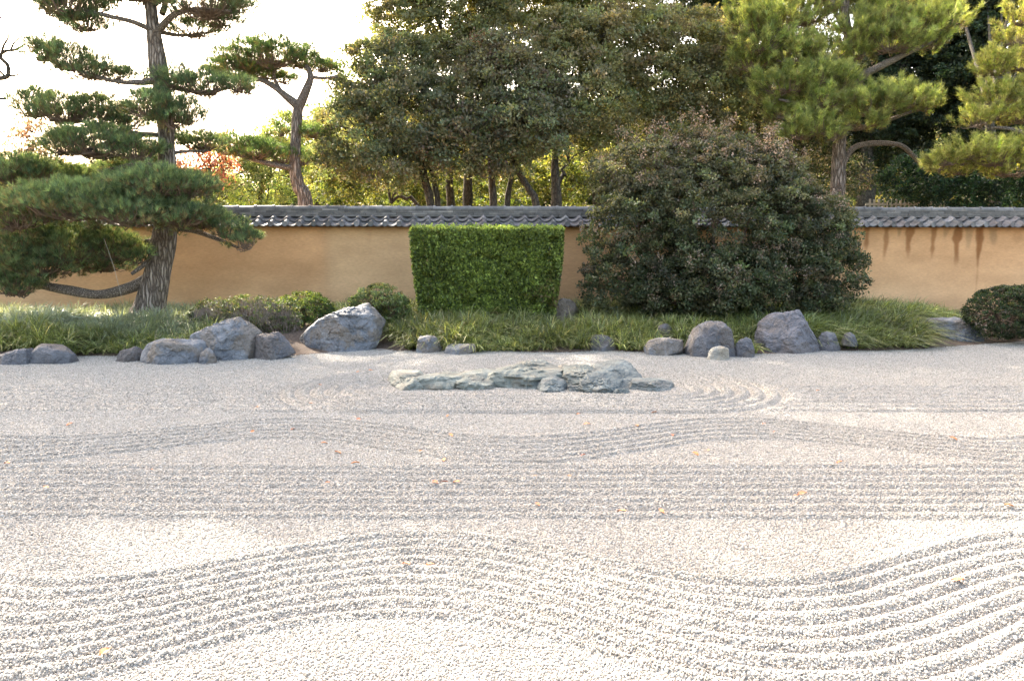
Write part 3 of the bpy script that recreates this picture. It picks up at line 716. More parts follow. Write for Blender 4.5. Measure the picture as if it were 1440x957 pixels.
# ---- pine needles
def tufts(Pp, Dr, K, L, wd, spread, colv):
    n = len(Pp); d = norm(Dr[:, None] + spread * rng.normal(size=(n, K, 3)))
    L_ = L * rng.uniform(.7, 1.15, (n, K, 1)); st = Pp[:, None] - Dr[:, None] * rng.uniform(0, .35, (n, K, 1)) * L
    s = norm(np.cross(d.reshape(-1, 3), rdir(n * K))).reshape(n, K, 3) * wd * .5
    V = np.stack([st - s, st + s, st + d * L_], 2).reshape(-1, 3)
    Fc = np.arange(n * K * 3).reshape(-1, 3)
    return V, Fc, np.repeat(colv, K, 0) * np.exp(rng.normal(0, .15, (n * K, 1)))
def pine_pad(root, c, r, green, brown, dens=1.0, K=15, L=.095, wd=.0042, hang=None, updir=.75, crs=1.0, per=11):
    r = np.array(r); area = np.pi * r[0] * r[1] * 2.2 + 2 * r[2] * (r[0] + r[1])
    nc = max(8, int(area * 34 * dens / crs ** 1.3))
    d = rdir(nc * 3); d = d[(d[:, 2] > -.35) | (rng.uniform(0, 1, len(d)) < .18)][:nc]; nc = len(d)
    C = c + d * r * rng.uniform(.55, 1.06, (nc, 1)) + rng.normal(0, .025, (nc, 3))
    dd = rdir(nc * per).reshape(nc, per, 3); dd[..., 2] = np.abs(dd[..., 2]) * .9 - .1
    cr = rng.uniform(.07, .135, (nc, 1, 1)) * crs
    out = norm(d * np.array([1, 1, .6]))[:, None] * .5
    Pp = (C[:, None] + dd * cr + out * cr * .4).reshape(-1, 3)
    Dr = norm((dd * .7 + out + np.array([0, 0, updir])).reshape(-1, 3))
    n = len(Pp)
    if crs > 1:      # long upright shoots, each a brush of needles round its own stem
        ax = norm(d * np.array([.8, .8, .35]) + np.array([0, 0, .9])); hh = rng.uniform(-.3, 1, (nc, per)); Ls = rng.uniform(.16, .34, (nc, 1))
        Pp = (C[:, None] + ax[:, None] * (hh * Ls)[..., None] + rng.normal(0, .02, (nc, per, 3))).reshape(-1, 3)
        Dr = norm((rdir(nc * per).reshape(nc, per, 3) * .75 + ax[:, None] * .95).reshape(-1, 3))
    t = ((Pp - c) / r)[:, 2]
    pb = np.clip(.30 - .45 * t, .03, .6)
    isb = rng.uniform(0, 1, n) < pb
    colv = pick_cols(n, green, [1] * len(green), .2); colv[isb] = pick_cols(int(isb.sum()), brown, [1] * len(brown), .2)
    colv *= np.repeat(np.exp(rng.normal(0, .24, (nc, 1))), per, 0)
    if crs > 1: colv = colv + (np.array([.46, .44, .19]) - colv) * (np.clip(hh.reshape(-1, 1) - .45, 0, 1) * 1.1 * np.repeat(rng.uniform(0, 1, (nc, 1)), per, 0))
    V, Fc, cc = tufts(Pp, Dr, K, L, wd, .42, colv)
    mesh('needle_pad', V, Fc, M_NEEDLE, root, np.clip(cc, .005, .9))
    # twigs inside the pad
    m = min(nc, 90); idx = rng.choice(nc, m, replace=False)
    lo = np.array(c) - np.array([0, 0, r[2] * .55])
    A = lo + (C[idx] - lo) * np.array([.55, .55, .12]) + rng.normal(0, .02, (m, 3))
    V1, F1 = thin_tubes(A, C[idx] + np.array([0, 0, .03]), .008, .004, rng.normal(0, .02, (m, 3))[:, None])
    V2, F2 = thin_tubes(np.repeat(lo[None], m, 0) + rng.normal(0, .03, (m, 3)) * r * 2, A, .013, .008, rng.normal(0, .03, (m, 3))[:, None])
    V, Fc = cat_mesh([(V1, F1), (V2, F2)]); return (V, Fc)

def pine(name, label, base, Y, trunk, branches, pads, green, brown, bark, group, gz, padopt={}, cat='pine tree', candles=0):
    root = empty(name, base, label, cat, group)
    pts, rad = trunk_pts(trunk, Y)
    if pts[0][2] > gz: pts = np.vstack([[pts[0][0] - .02, pts[0][1], gz - .05], pts]); rad = np.r_[rad[0] * 1.12, rad]
    V, Fc = tube(pts, rad, 26, .05, .045); mesh('trunk', V, Fc, bark, root, smooth=True)
    for br in branches:
        p, r = trunk_pts(br, Y); V, Fc = tube(p, r, 12, .06, .08); mesh('branch', V, Fc, M_BARKB, root, smooth=True)
    tw = []; Cn = []
    gw = padopt.pop('grow', (1, 1))
    for c, r in pix_blobs([(e[0], e[1], e[2] * gw[0], e[3] * gw[1], *e[4:]) for e in pads], Y, padopt.get('dep', .85)):
        tw.append(pine_pad(root, c, r, green, brown, **{k: v for k, v in padopt.items() if k != 'dep'})); Cn.append((c, r))
    V, Fc = cat_mesh(tw); mesh('twigs', V, Fc, M_TWIG, root)
    if candles:
        ps = []; A = []
        for q in range(candles):
            c, r = Cn[rng.integers(min(len(Cn), 6))]; p0 = c + np.array([rng.uniform(-.8, .8) * r[0], rng.uniform(-.6, .6) * r[1], r[2] * .5]); A.append(p0)
        A = np.array(A); B = A + np.array([0, 0, 1]) * rng.uniform(.25, .6, (candles, 1)) + rng.normal(0, .03, (candles, 3))
        for q in range(candles):
            V, Fc = thin_tubes(A[q:q + 1], B[q:q + 1], .008, .004); sh = mesh('shoot', V, Fc, M_TWIG, root)
            V, Fc, cc = tufts(B[q:q + 1] - np.array(root.location), np.array([[0, 0, 1.]]), 26, .10, .004, .45, np.array([[.10, .14, .05]])); mesh('shoot_needles', V, Fc, M_NEEDLE, sh, cc)
    return root

G_PINE = [(.11, .165, .09), (.14, .20, .098), (.08, .125, .075), (.19, .235, .12)]
B_PINE = [(.17, .14, .075), (.14, .12, .065), (.20, .155, .085)]
YP = 13.3
pine('black_pine', 'cloud pruned pine with thick fissured leaning trunk in front of the wall', (P(205, 452, YP)[0], YP, .18), YP,
  [(206, 452, 54), (215, 415, 40), (228, 350, 33), (236, 290, 28), (235, 230, 24), (233, 170, 22), (227, 120, 22), (221, 80, 24), (214, 30, 17), (210, -40, 14), (214, -110, 9)],
  [[(208, 392, 18), (180, 405, 15, -.1), (140, 414, 14, -.2), (95, 408, 13, -.3), (60, 400, 11, -.3), (20, 385, 9, -.3), (-30, 380, 7, -.3)],
   [(222, 340, 12), (180, 344, 10, .3), (130, 352, 9, .4), (60, 345, 7, .4)],
   [(236, 322, 9), (265, 322, 8, -.2), (300, 334, 6, -.4), (335, 348, 4, -.5)],
   [(216, 355, 8), (205, 370, 6, -.3), (185, 385, 4, -.5)],
   [(238, 285, 10), (180, 300, 8, -.6), (110, 308, 6, -.9)],
   [(238, 240, 9), (200, 232, 8, .4), (150, 240, 7, .5), (60, 255, 5, .5)],
   [(234, 190, 8), (180, 192, 6, -.2), (120, 212, 5, -.4)],
   [(232, 190, 7), (170, 186, 6, .4), (100, 180, 5, .5)],
   [(226, 112, 10), (195, 116, 7, -.1), (150, 112, 5, -.1), (70, 85, 4, -.1)],
   [(226, 48, 9, 0), (190, 32, 7, -.2), (158, 24, 6, -.3), (115, 14, 4, -.4)],
   [(222, 45, 10), (243, 22, 8, -.2), (275, 13, 5, -.3), (325, 16, 3, -.4)],
   [(228, 20, 8), (232, 4, 7, .1), (224, -20, 5, .1), (220, -60, 4, .2)],
   [(228, 46, 6), (255, 50, 4, .2), (300, 45, 3, .3)],
   [(238, 216, 6, .1), (262, 213, 4, .4), (292, 212, 3, .5)],
   [(232, 118, 7), (280, 130, 5, -.2), (330, 122, 3, -.3)]],
  [(75, -12, 40, 24, .1), (100, 5, 52, 28, -.3), (120, 34, 32, 14, -.2), (160, -20, 60, 26, .3), (205, -14, 55, 22, -.1), (70, 10, 20, 14),
   (290, 4, 56, 28, -.3), (325, 2, 26, 24), (272, 44, 30, 12, .3), (310, 30, 26, 12, 0),
   (62, 74, 28, 17), (95, 86, 34, 18), (130, 100, 34, 15), (162, 108, 22, 9), (208, 107, 10, 6, .3),
   (248, 114, 28, 17, -.2), (288, 122, 38, 16, -.2), (335, 122, 24, 12, -.3), (350, 128, 12, 7),
   (215, 152, 44, 20, -.5), (260, 162, 30, 18, -.4), (240, 170, 26, 14, -.5),
   (48, 150, 32, 22, .3), (92, 158, 44, 22, .2), (140, 164, 40, 24, .4), (180, 172, 30, 16, .5),
   (90, 204, 30, 20, -.4), (135, 205, 56, 24, -.5), (190, 214, 36, 16, -.5),
   (12, 242, 42, 22, -.2), (58, 246, 50, 20, .1), (100, 255, 46, 14, .4), (175, 240, 40, 9, .9),
   (225, 262, 66, 22, -1.0), (262, 264, 40, 18, -1.0), (170, 262, 36, 12, -.6),
   (110, 288, 80, 30, -1.1), (55, 292, 50, 26, -1.0), (185, 300, 60, 24, -1.2), (255, 304, 56, 18, -.9), (25, 305, 40, 26, -.9),
   (318, 322, 30, 18, -.6), (345, 340, 22, 16, -.7), (285, 312, 34, 12, -.5),
   (30, 345, 64, 40, -.4), (95, 350, 62, 34, -.3), (160, 350, 42, 26, -.1), (60, 372, 60, 22, -.4), (190, 362, 18, 14, -.3), (140, 372, 42, 12, .1),
   (22, 402, 38, 20, -.6), (-30, 385, 40, 30, -.5), (-50, 320, 50, 40, -.4),
   (286, 203, 32, 11, .8), (255, 196, 18, 9, .8), (212, 228, 20, 8, .9)],
  G_PINE, B_PINE, M_BARK, 'pruned pines', .18, dict(dens=1.15, K=15, L=.10, wd=.0048, grow=(1.04, 1.04)))

# thin guy line pulling a pad down
M_STR, nt, b = newmat('string'); b.inputs['Base Color'].default_value = (.42, .38, .32, 1)
V, Fc = tube([P(146, 335, 12.6), P(160, 375, 12.6), P(171, 418, 12.6)], [.0026, .0026, .0026], 6, .2, 0)
mesh('guy_line', V, Fc, M_STR, label='thin pale string hanging from the leaning pine to its lowest branch', cat='string')

Y2 = 18.0
pine('black_pine', 'smaller forked pine rising just behind the wall, left of the broadleaf trees', (P(432, 290, Y2)[0], Y2, 0), Y2,
  [(430, 292, 20), (420, 262, 17), (415, 235, 16), (416, 190, 14), (420, 148, 13)],
  [[(420, 150, 14), (405, 138, 11), (385, 122, 9), (365, 112, 6), (340, 112, 4)],
   [(420, 150, 14), (430, 128, 12), (437, 108, 8), (430, 92, 5)], [(436, 108, 6), (455, 110, 4), (475, 108, 3)],
   [(396, 130, 6), (385, 105, 5), (395, 85, 4)],
   [(415, 237, 10), (385, 232, 8, -.2), (350, 222, 6, -.3), (335, 218, 4, -.3)], [(418, 185, 7), (440, 183, 5, .1), (470, 180, 3, .1)]],
  [(345, 82, 42, 24), (385, 80, 42, 22, -.3), (330, 100, 34, 15, .1), (425, 84, 30, 17, .2), (365, 105, 34, 12, .3), (400, 112, 20, 9, .4), (452, 95, 26, 9, .3), (305, 96, 20, 10, .2),
   (338, 205, 30, 14, -.3), (360, 214, 34, 14, -.3), (320, 210, 18, 10, -.2), (395, 222, 26, 12, 0), (425, 226, 20, 9, .3), (395, 186, 16, 7, .3), (440, 188, 24, 8, .2)],
  [(.075, .125, .05), (.09, .14, .05), (.06, .105, .05)], [(.16, .13, .06), (.2, .15, .07)], M_BARK, 'pruned pines', -.1, dict(dens=.85, K=14, L=.11, wd=.006), candles=9)

Y3 = 19.0
G_YEL = [(.25, .30, .09), (.31, .35, .10), (.17, .23, .08), (.38, .39, .15)]
pine('black_pine', 'bushy yellow green pine behind the wall, right of the big flowering shrub', (P(1178, 275, Y3)[0], Y3, 0), Y3,
  [(1178, 275, 19), (1179, 225, 18), (1183, 185, 17), (1192, 145, 15), (1196, 115, 13), (1194, 60, 12), (1188, 10, 11), (1190, -60, 8)],
  [[(1192, 130, 15), (1212, 108, 13, -.2), (1235, 95, 9, -.3), (1275, 75, 7, -.3), (1310, 60, 4)],
   [(1183, 240, 10), (1194, 215, 8), (1215, 203, 7), (1262, 203, 7), (1285, 220, 6), (1298, 238, 4)],
   [(1190, 180, 9), (1225, 178, 7, -.3), (1260, 165, 5, -.5), (1300, 150, 3, -.5)],
   [(1192, 120, 9), (1150, 90, 8), (1110, 70, 7, .1), (1075, 55, 4, .1)], [(1184, 160, 7), (1140, 150, 6, -.4), (1095, 140, 3, -.5)],
   [(1196, 55, 7), (1180, 30, 6, .1), (1170, 0, 5)], [(1198, 60, 6), (1206, 25, 5), (1215, 5, 4)]],
  [(1060, 35, 40, 22, .2), (1095, 30, 42, 26), (1135, 18, 44, 26, .4), (1070, 62, 40, 18, -.1), (1110, 75, 34, 22, -.2), (1060, 88, 34, 16, .2), (1100, 98, 30, 10, .4),
   (1160, 75, 36, 18, -.3), (1205, 50, 34, 24, -.4), (1240, 32, 40, 26, -.2), (1285, 40, 46, 24, -.1), (1330, 28, 34, 20, 0), (1255, 60, 46, 20, -.4), (1300, 60, 30, 14), (1160, -10, 60, 24, .5), (1240, -10, 60, 24, .4), (1210, 75, 24, 12, -.3),
   (1105, 120, 44, 17, -.5), (1150, 108, 34, 17, -.6), (1180, 115, 30, 15, -.5), (1085, 140, 24, 10, -.3), (1120, 146, 34, 12, -.2), (1160, 140, 32, 16, -.7),
   (1225, 150, 40, 20, -.7), (1265, 142, 42, 17, -.6), (1300, 148, 26, 12, -.5), (1215, 172, 30, 12, -.6), (1250, 132, 26, 10, -.4),
   (1150, 178, 34, 18, -.8), (1125, 188, 26, 12, -.8), (1170, 190, 18, 12, -.8), (1095, 160, 26, 12, -.3)],
  G_YEL, [(.17, .14, .06), (.14, .11, .055)], M_BARK, 'pruned pines', -.1, dict(dens=.72, K=13, L=.15, wd=.0075, dep=.8, crs=1.5, per=20, updir=.5))

Y4 = 17.6
pine('black_pine', 'bright yellow pine reaching in from the right edge above the wall', (P(1500, 290, Y4)[0], Y4, 0), Y4,
  [(1500, 300, 18), (1496, 200, 16), (1490, 100, 14), (1485, 0, 12), (1488, -80, 8)],
  [[(1497, 210, 9), (1450, 190, 7, -.2), (1410, 180, 5, -.2), (1380, 182, 3)], [(1496, 240, 9), (1440, 228, 6), (1400, 225, 5), (1350, 232, 3)], [(1492, 140, 8), (1450, 120, 5), (1400, 108, 3)], [(1488, 60, 8), (1450, 50, 5)]],
  [(1435, 22, 26, 22), (1430, 52, 26, 18), (1400, 86, 22, 13), (1430, 90, 34, 15, .2), (1400, 100, 24, 9, .1),
   (1400, 138, 34, 15, -.1), (1440, 132, 36, 20), (1375, 170, 24, 14, -.2), (1400, 160, 34, 14), (1445, 165, 36, 14, .2),
   (1365, 215, 34, 14, -.3), (1335, 225, 30, 12, -.2), (1400, 222, 40, 17, -.3), (1440, 215, 40, 22, -.1), (1425, 240, 40, 12, 0), (1320, 235, 20, 9), (1350, 240, 26, 8, .2),
   (1480, 30, 40, 30, .4), (1485, 100, 36, 30, .5), (1490, 180, 36, 30, .5)],
  [(.33, .36, .09), (.40, .40, .12), (.23, .28, .08), (.45, .42, .17)], [(.2, .16, .07)], M_BARK, 'pruned pines', -.1, dict(dens=.75, K=13, L=.13, wd=.007, dep=.8, crs=1.35, per=18, updir=.6))

# ------------------------------------------------------------------ broadleaf trees behind the wall
PALD = [(.135, .155, .09), (.17, .18, .10), (.105, .125, .075), (.20, .20, .115), (.23, .21, .13)]
OLIVE = [(.19, .188, .09), (.235, .22, .105), (.155, .16, .08), (.27, .25, .125)]
gA = 'evergreen broadleaf trees behind the wall'
def fol(pal, wt=None, **kw):
    d = dict(clump_d=18, clump_r=.27, per=76, size=.088, aspect=.52, inner=.28, palette=pal, weights=wt or [1] * len(pal)); d.update(kw); return d
def T(L, Y): return trunk_pts(L, Y)
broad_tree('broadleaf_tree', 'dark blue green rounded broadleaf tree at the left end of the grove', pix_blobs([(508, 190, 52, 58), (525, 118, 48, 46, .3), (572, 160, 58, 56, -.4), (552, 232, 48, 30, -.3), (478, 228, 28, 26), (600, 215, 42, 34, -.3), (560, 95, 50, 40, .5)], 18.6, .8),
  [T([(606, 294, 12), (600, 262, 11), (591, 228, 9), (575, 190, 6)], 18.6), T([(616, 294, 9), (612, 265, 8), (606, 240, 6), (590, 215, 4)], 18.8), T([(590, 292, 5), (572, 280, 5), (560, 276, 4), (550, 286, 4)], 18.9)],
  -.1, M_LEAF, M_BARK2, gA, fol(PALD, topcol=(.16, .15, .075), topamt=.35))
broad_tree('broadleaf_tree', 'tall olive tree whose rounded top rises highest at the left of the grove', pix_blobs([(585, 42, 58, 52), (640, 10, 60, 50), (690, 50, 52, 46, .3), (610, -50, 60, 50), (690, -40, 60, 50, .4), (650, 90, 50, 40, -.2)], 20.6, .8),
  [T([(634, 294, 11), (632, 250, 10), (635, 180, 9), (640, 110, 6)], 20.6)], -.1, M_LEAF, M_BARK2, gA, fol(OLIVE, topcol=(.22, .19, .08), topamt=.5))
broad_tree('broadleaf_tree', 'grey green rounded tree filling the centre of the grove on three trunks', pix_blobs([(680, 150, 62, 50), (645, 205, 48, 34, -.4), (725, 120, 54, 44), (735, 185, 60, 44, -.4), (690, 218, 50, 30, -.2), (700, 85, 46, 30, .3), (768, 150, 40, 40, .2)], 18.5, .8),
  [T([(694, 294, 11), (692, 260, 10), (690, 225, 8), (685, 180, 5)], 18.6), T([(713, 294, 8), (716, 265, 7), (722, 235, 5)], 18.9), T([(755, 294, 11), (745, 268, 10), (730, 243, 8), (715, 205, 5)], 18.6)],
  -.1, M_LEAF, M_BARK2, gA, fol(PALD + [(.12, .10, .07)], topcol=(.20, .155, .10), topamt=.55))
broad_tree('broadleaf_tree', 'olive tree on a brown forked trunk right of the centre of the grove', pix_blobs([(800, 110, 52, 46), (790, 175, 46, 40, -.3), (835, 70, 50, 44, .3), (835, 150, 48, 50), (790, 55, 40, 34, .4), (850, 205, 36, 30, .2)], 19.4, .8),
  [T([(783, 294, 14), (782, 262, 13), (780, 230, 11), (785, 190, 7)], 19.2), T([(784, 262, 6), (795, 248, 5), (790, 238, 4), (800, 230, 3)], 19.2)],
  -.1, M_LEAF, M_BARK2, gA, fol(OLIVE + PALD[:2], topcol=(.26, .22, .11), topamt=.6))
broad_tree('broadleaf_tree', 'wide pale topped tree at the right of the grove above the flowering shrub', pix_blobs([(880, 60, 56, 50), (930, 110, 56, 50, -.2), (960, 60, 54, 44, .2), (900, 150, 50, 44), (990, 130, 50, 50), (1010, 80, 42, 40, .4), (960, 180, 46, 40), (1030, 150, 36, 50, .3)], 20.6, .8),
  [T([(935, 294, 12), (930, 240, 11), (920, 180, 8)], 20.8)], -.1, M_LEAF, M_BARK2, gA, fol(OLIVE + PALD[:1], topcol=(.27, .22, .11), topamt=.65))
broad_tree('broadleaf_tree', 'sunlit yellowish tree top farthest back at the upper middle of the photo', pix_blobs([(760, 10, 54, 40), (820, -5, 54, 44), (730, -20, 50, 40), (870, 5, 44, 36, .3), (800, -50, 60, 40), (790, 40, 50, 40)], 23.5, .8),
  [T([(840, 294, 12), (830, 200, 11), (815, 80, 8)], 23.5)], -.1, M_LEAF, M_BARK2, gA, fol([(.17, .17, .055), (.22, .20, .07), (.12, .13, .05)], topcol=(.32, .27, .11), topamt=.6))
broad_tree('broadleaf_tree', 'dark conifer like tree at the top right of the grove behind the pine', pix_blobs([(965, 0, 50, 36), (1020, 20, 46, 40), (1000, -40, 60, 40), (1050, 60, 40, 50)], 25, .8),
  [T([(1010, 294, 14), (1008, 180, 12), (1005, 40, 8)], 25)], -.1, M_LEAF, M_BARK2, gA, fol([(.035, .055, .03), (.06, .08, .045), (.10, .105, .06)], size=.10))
# right hand dark trees
gB = 'dark trees at the right behind the wall'
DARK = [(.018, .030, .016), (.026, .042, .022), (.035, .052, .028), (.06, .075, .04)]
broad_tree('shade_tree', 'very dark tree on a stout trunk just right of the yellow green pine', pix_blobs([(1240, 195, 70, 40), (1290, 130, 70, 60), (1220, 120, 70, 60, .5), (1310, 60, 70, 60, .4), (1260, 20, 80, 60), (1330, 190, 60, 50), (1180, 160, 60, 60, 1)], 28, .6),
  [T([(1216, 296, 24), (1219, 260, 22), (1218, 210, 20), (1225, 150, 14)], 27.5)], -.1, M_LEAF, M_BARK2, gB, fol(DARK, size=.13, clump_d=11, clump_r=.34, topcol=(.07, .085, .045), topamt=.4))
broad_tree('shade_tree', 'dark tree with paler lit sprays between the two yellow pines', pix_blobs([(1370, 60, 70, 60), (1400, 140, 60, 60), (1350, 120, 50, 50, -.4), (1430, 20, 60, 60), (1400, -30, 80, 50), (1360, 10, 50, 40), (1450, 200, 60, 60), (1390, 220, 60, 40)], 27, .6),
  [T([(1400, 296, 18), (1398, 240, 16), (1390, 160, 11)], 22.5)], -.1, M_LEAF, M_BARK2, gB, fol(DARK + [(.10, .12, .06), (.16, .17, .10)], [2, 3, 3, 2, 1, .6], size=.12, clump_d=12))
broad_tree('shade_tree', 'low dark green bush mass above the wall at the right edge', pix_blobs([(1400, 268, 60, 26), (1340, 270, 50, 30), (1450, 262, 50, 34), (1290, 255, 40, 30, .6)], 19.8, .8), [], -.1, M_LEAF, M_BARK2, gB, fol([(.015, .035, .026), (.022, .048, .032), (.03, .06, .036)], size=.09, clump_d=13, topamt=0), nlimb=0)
broad_tree('shade_tree', 'loose speckled tree behind the trunk of the yellow green pine', pix_blobs([(1130, 215, 50, 40), (1090, 180, 46, 50), (1150, 260, 46, 30), (1195, 255, 30, 30, .5), (1110, 130, 60, 50, 5), (1060, 220, 40, 40), (1150, 110, 70, 60, 7), (1080, 60, 60, 50, 7)], 21.0, .8),
  [T([(1130, 296, 9), (1132, 240, 8), (1125, 190, 5)], 21)], -.1, M_LEAF, M_BARK2, gB, fol([(.06, .075, .04), (.12, .12, .07), (.22, .18, .13), (.04, .055, .03)], clump_d=9))
# added trees: unseen high crowns placed to throw shade over the gravel
gS = 'added trees with unseen crowns that shade the garden'
def boxy(L): return [(np.array(c, float), r) for c, r in L]
broad_tree('shade_caster_tree', 'added very tall evergreen beyond the left edge, unseen crown placed to shade the gravel', boxy([((-12.5, 18.5, 11.0), (3.2, 2.2, 2.6)), ((-9, 19, 11.6), (3, 2.2, 2.6)), ((-6.3, 19.5, 11.4), (2.4, 2.2, 2.4)), ((-15.5, 19, 10.5), (3, 2.5, 3))]),
  [(np.array([[-15, 19, 0], [-15, 19, 4], [-14.5, 19, 8.5]]), np.array([.34, .28, .2]))], -.1, M_LEAF, M_BARK2, gS, fol(PALD, size=.20, clump_d=5, clump_r=.5, per=40))
broad_tree('shade_caster_tree', 'added very tall evergreen in the grove, unseen crown placed to shade the gravel', boxy([((-3.4, 21.5, 11.6), (2.4, 2, 2.6)), ((-.6, 21.5, 12.2), (2.6, 2, 2.8)), ((1.8, 22, 11.6), (2, 2, 2.4))]),
  [(np.array([[-1.2, 22, 0], [-1.2, 22, 4], [-1, 22, 9]]), np.array([.15, .13, .1]))], -.1, M_LEAF, M_BARK2, gS, fol(PALD, size=.20, clump_d=5, clump_r=.5, per=40))

# ------------------------------------------------------------------ far background behind the wall
gC = 'sunlit bushes seen through the trunks'
YG = [(.19, .21, .06), (.27, .27, .08), (.12, .15, .05), (.08, .10, .045)]
k_lab = ['yellow green bush seen below the left tree of the grove', 'yellow green bush between the middle trunks of the grove', 'yellow green bush behind the forked brown trunk of the grove', 'yellow green bush low at the left edge of the grove',]
for (lab, L, Y_) in ((k_lab[3], [(470, 262, 34, 34), (500, 270, 36, 26), (455, 240, 24, 22)], 21.5), (k_lab[0], [(560, 262, 46, 34), (610, 262, 40, 36)], 24), (k_lab[1], [(665, 262, 44, 40), (720, 265, 44, 38)], 24.5), (k_lab[2], [(785, 262, 46, 42), (830, 255, 40, 44), (870, 250, 40, 40)], 24)):
    broad_tree('background_bush', lab, pix_blobs(L, Y_, .9), [], -.1, M_LEAF, M_BARK2, gC, fol(YG, size=.09, clump_d=10), nlimb=0, cat='bush')
for (lab, L, Y_, pal_) in (('dim olive tree far behind the left half of the grove', [(560, 200, 70, 60), (640, 215, 60, 60), (500, 215, 50, 60)], 30, OLIVE), ('dim olive tree far behind the middle of the grove', [(720, 210, 70, 60), (800, 205, 60, 60)], 31, OLIVE),
        ('tree far behind the top of the flowering shrub', [(880, 225, 70, 70), (960, 215, 70, 70), (1040, 200, 60, 70)], 30, OLIVE), ('speckled tree far behind the pale picket fence', [(1120, 200, 60, 80), (1200, 225, 60, 60), (1290, 230, 60, 50), (1370, 180, 60, 70)], 31, DARK + OLIVE)):
    broad_tree('background_tree', lab, pix_blobs(L, Y_, .6), [T([(L[0][0], 290, 8), (L[0][0] + 3, L[0][1] + 20, 6)], Y_)], -.1, M_LEAF, M_BARK2, 'trees far behind the grove', fol(pal_, size=.17, clump_d=5, clump_r=.4, per=46))
gD = 'pale willowy trees in the left background'
WL = [(.26, .30, .11), (.34, .37, .14), (.18, .23, .10), (.12, .17, .09)]
broad_tree('willowy_tree', 'pale feathery green tree low behind the wall, left of the forked pine', pix_blobs([(355, 262, 46, 28), (330, 245, 30, 30), (390, 250, 40, 36), (385, 215, 36, 30), (405, 190, 26, 24)], 25, .8),
  [T([(365, 290, 6), (368, 262, 5), (362, 240, 4)], 25)], -.1, M_LEAF, M_BARK2, gD, fol(WL, size=.10, aspect=.35, clump_d=13, squash=1.2))
broad_tree('willowy_tree', 'pale feathery green tree peeking between forked pine and the grove', pix_blobs([(450, 245, 30, 40), (440, 205, 24, 26), (470, 215, 26, 34)], 26, .8),
  [T([(446, 290, 6), (447, 260, 5), (448, 240, 4)], 26)], -.1, M_LEAF, M_BARK2, gD, fol(WL, size=.10, aspect=.28, clump_d=7, squash=1.2))
broad_tree('red_leaved_tree', 'small tree with dry rusty red leaves behind the left pine', pix_blobs([(290, 236, 26, 22), (310, 222, 18, 26), (270, 245, 20, 16), (322, 195, 8, 14)], 22, .8),
  [T([(292, 290, 5), (293, 265, 4), (295, 240, 3)], 22)], -.1, M_DRYLEAF, M_BARK2, None, fol([(.30, .12, .07), (.38, .19, .10), (.22, .10, .07)], size=.11, aspect=.45, clump_d=14, per=30, squash=1.3))
broad_tree('tan_leaved_tree', 'thin tree with dry tan leaves at the far left behind the pine', pix_blobs([(50, 190, 26, 22), (30, 210, 30, 30), (60, 225, 30, 20), (20, 235, 30, 20)], 25, .8),
  [T([(40, 290, 6), (42, 250, 5), (44, 210, 4)], 25)], -.1, M_DRYLEAF, M_BARK2, None, fol([(.42, .33, .24), (.34, .27, .19), (.22, .2, .12)], size=.10, clump_d=9, per=26))
broad_tree('background_bush', 'dull green bush band behind the wall under the left pine', pix_blobs([(20, 270, 60, 26), (110, 265, 60, 30), (200, 262, 60, 34), (260, 268, 46, 26), (-60, 262, 60, 40), (175, 215, 40, 24)], 24, .8), [], -.1, M_LEAF, M_BARK2, gC, fol([(.12, .14, .07), (.16, .18, .09), (.09, .11, .06), (.2, .19, .12)], size=.10, clump_d=8), nlimb=0, cat='bush')
# distant belt closing the horizon
parts_, cols_ = [], []
bl = [(np.array([x_, 44 + 3 * math.sin(x_), (3.4 if x_ > -11 else 1.4) + 1.0 * random.random()]), (2.8, 2.2, (4.2 if x_ > -11 else 2.4) + random.random() * 1.2)) for x_ in np.arange(-46, 48, 2.6)]
V, Fc, cc, C = foliage(bl, clump_d=4.2, clump_r=.6, per=40, size=.26, aspect=.5, palette=[(.12, .15, .07), (.17, .19, .08), (.08, .10, .05)], weights=[1, 1, 1])
mesh('woodland', V, Fc, M_LEAF, None, cc, kind='stuff', label='distant belt of mixed trees closing the view behind the garden', cat='woodland')
# bare branches reaching in at the far left
bt = empty('bare_tree', P(-60, 290, 20), 'leafless tree whose thin crooked branches reach in at the left edge', 'tree'); bt.location.z = -.1
V, Fc = tube([np.array([P(-60, 290, 20)[0], 20, -.15]), P(-58, 200, 20), P(-50, 120, 20), P(-30, 112, 20), P(0, 110, 20)], [.09, .08, .06, .04, .03], 10, .1); mesh('trunk', V, Fc, M_BARK2, bt, smooth=True)
ps = []
for L in ([(-5, 110, 4), (10, 108, 4), (11, 92, 3), (0, 80, 3), (8, 72, 2.5), (22, 70, 2), (35, 62, 1.2)], [(10, 106, 3), (18, 107, 2), (28, 104, 1)], [(0, 84, 3), (5, 65, 2), (12, 52, 1.3), (10, 40, .8)], [(-5, 138, 3), (5, 139, 2), (12, 140, 1)], [(15, 72, 2), (20, 60, 1.4), (32, 50, .8)], [(8, 108, 2), (-2, 98, 2), (-10, 80, 2)], [(22, 70, 1.5), (30, 73, 1), (38, 72, .7)], [(-50, 120, 5), (-40, 60, 4), (-30, 0, 3), (-10, -30, 2)], [(-38, 50, 3), (-15, 40, 2), (5, 20, 1)]):
    p, r = trunk_pts(L, 20); r = r * 1.7; ps.append(tube(p, r, 6, .06))
V, Fc = cat_mesh(ps); mesh('branches', V, Fc, M_BARK2, bt, smooth=True)

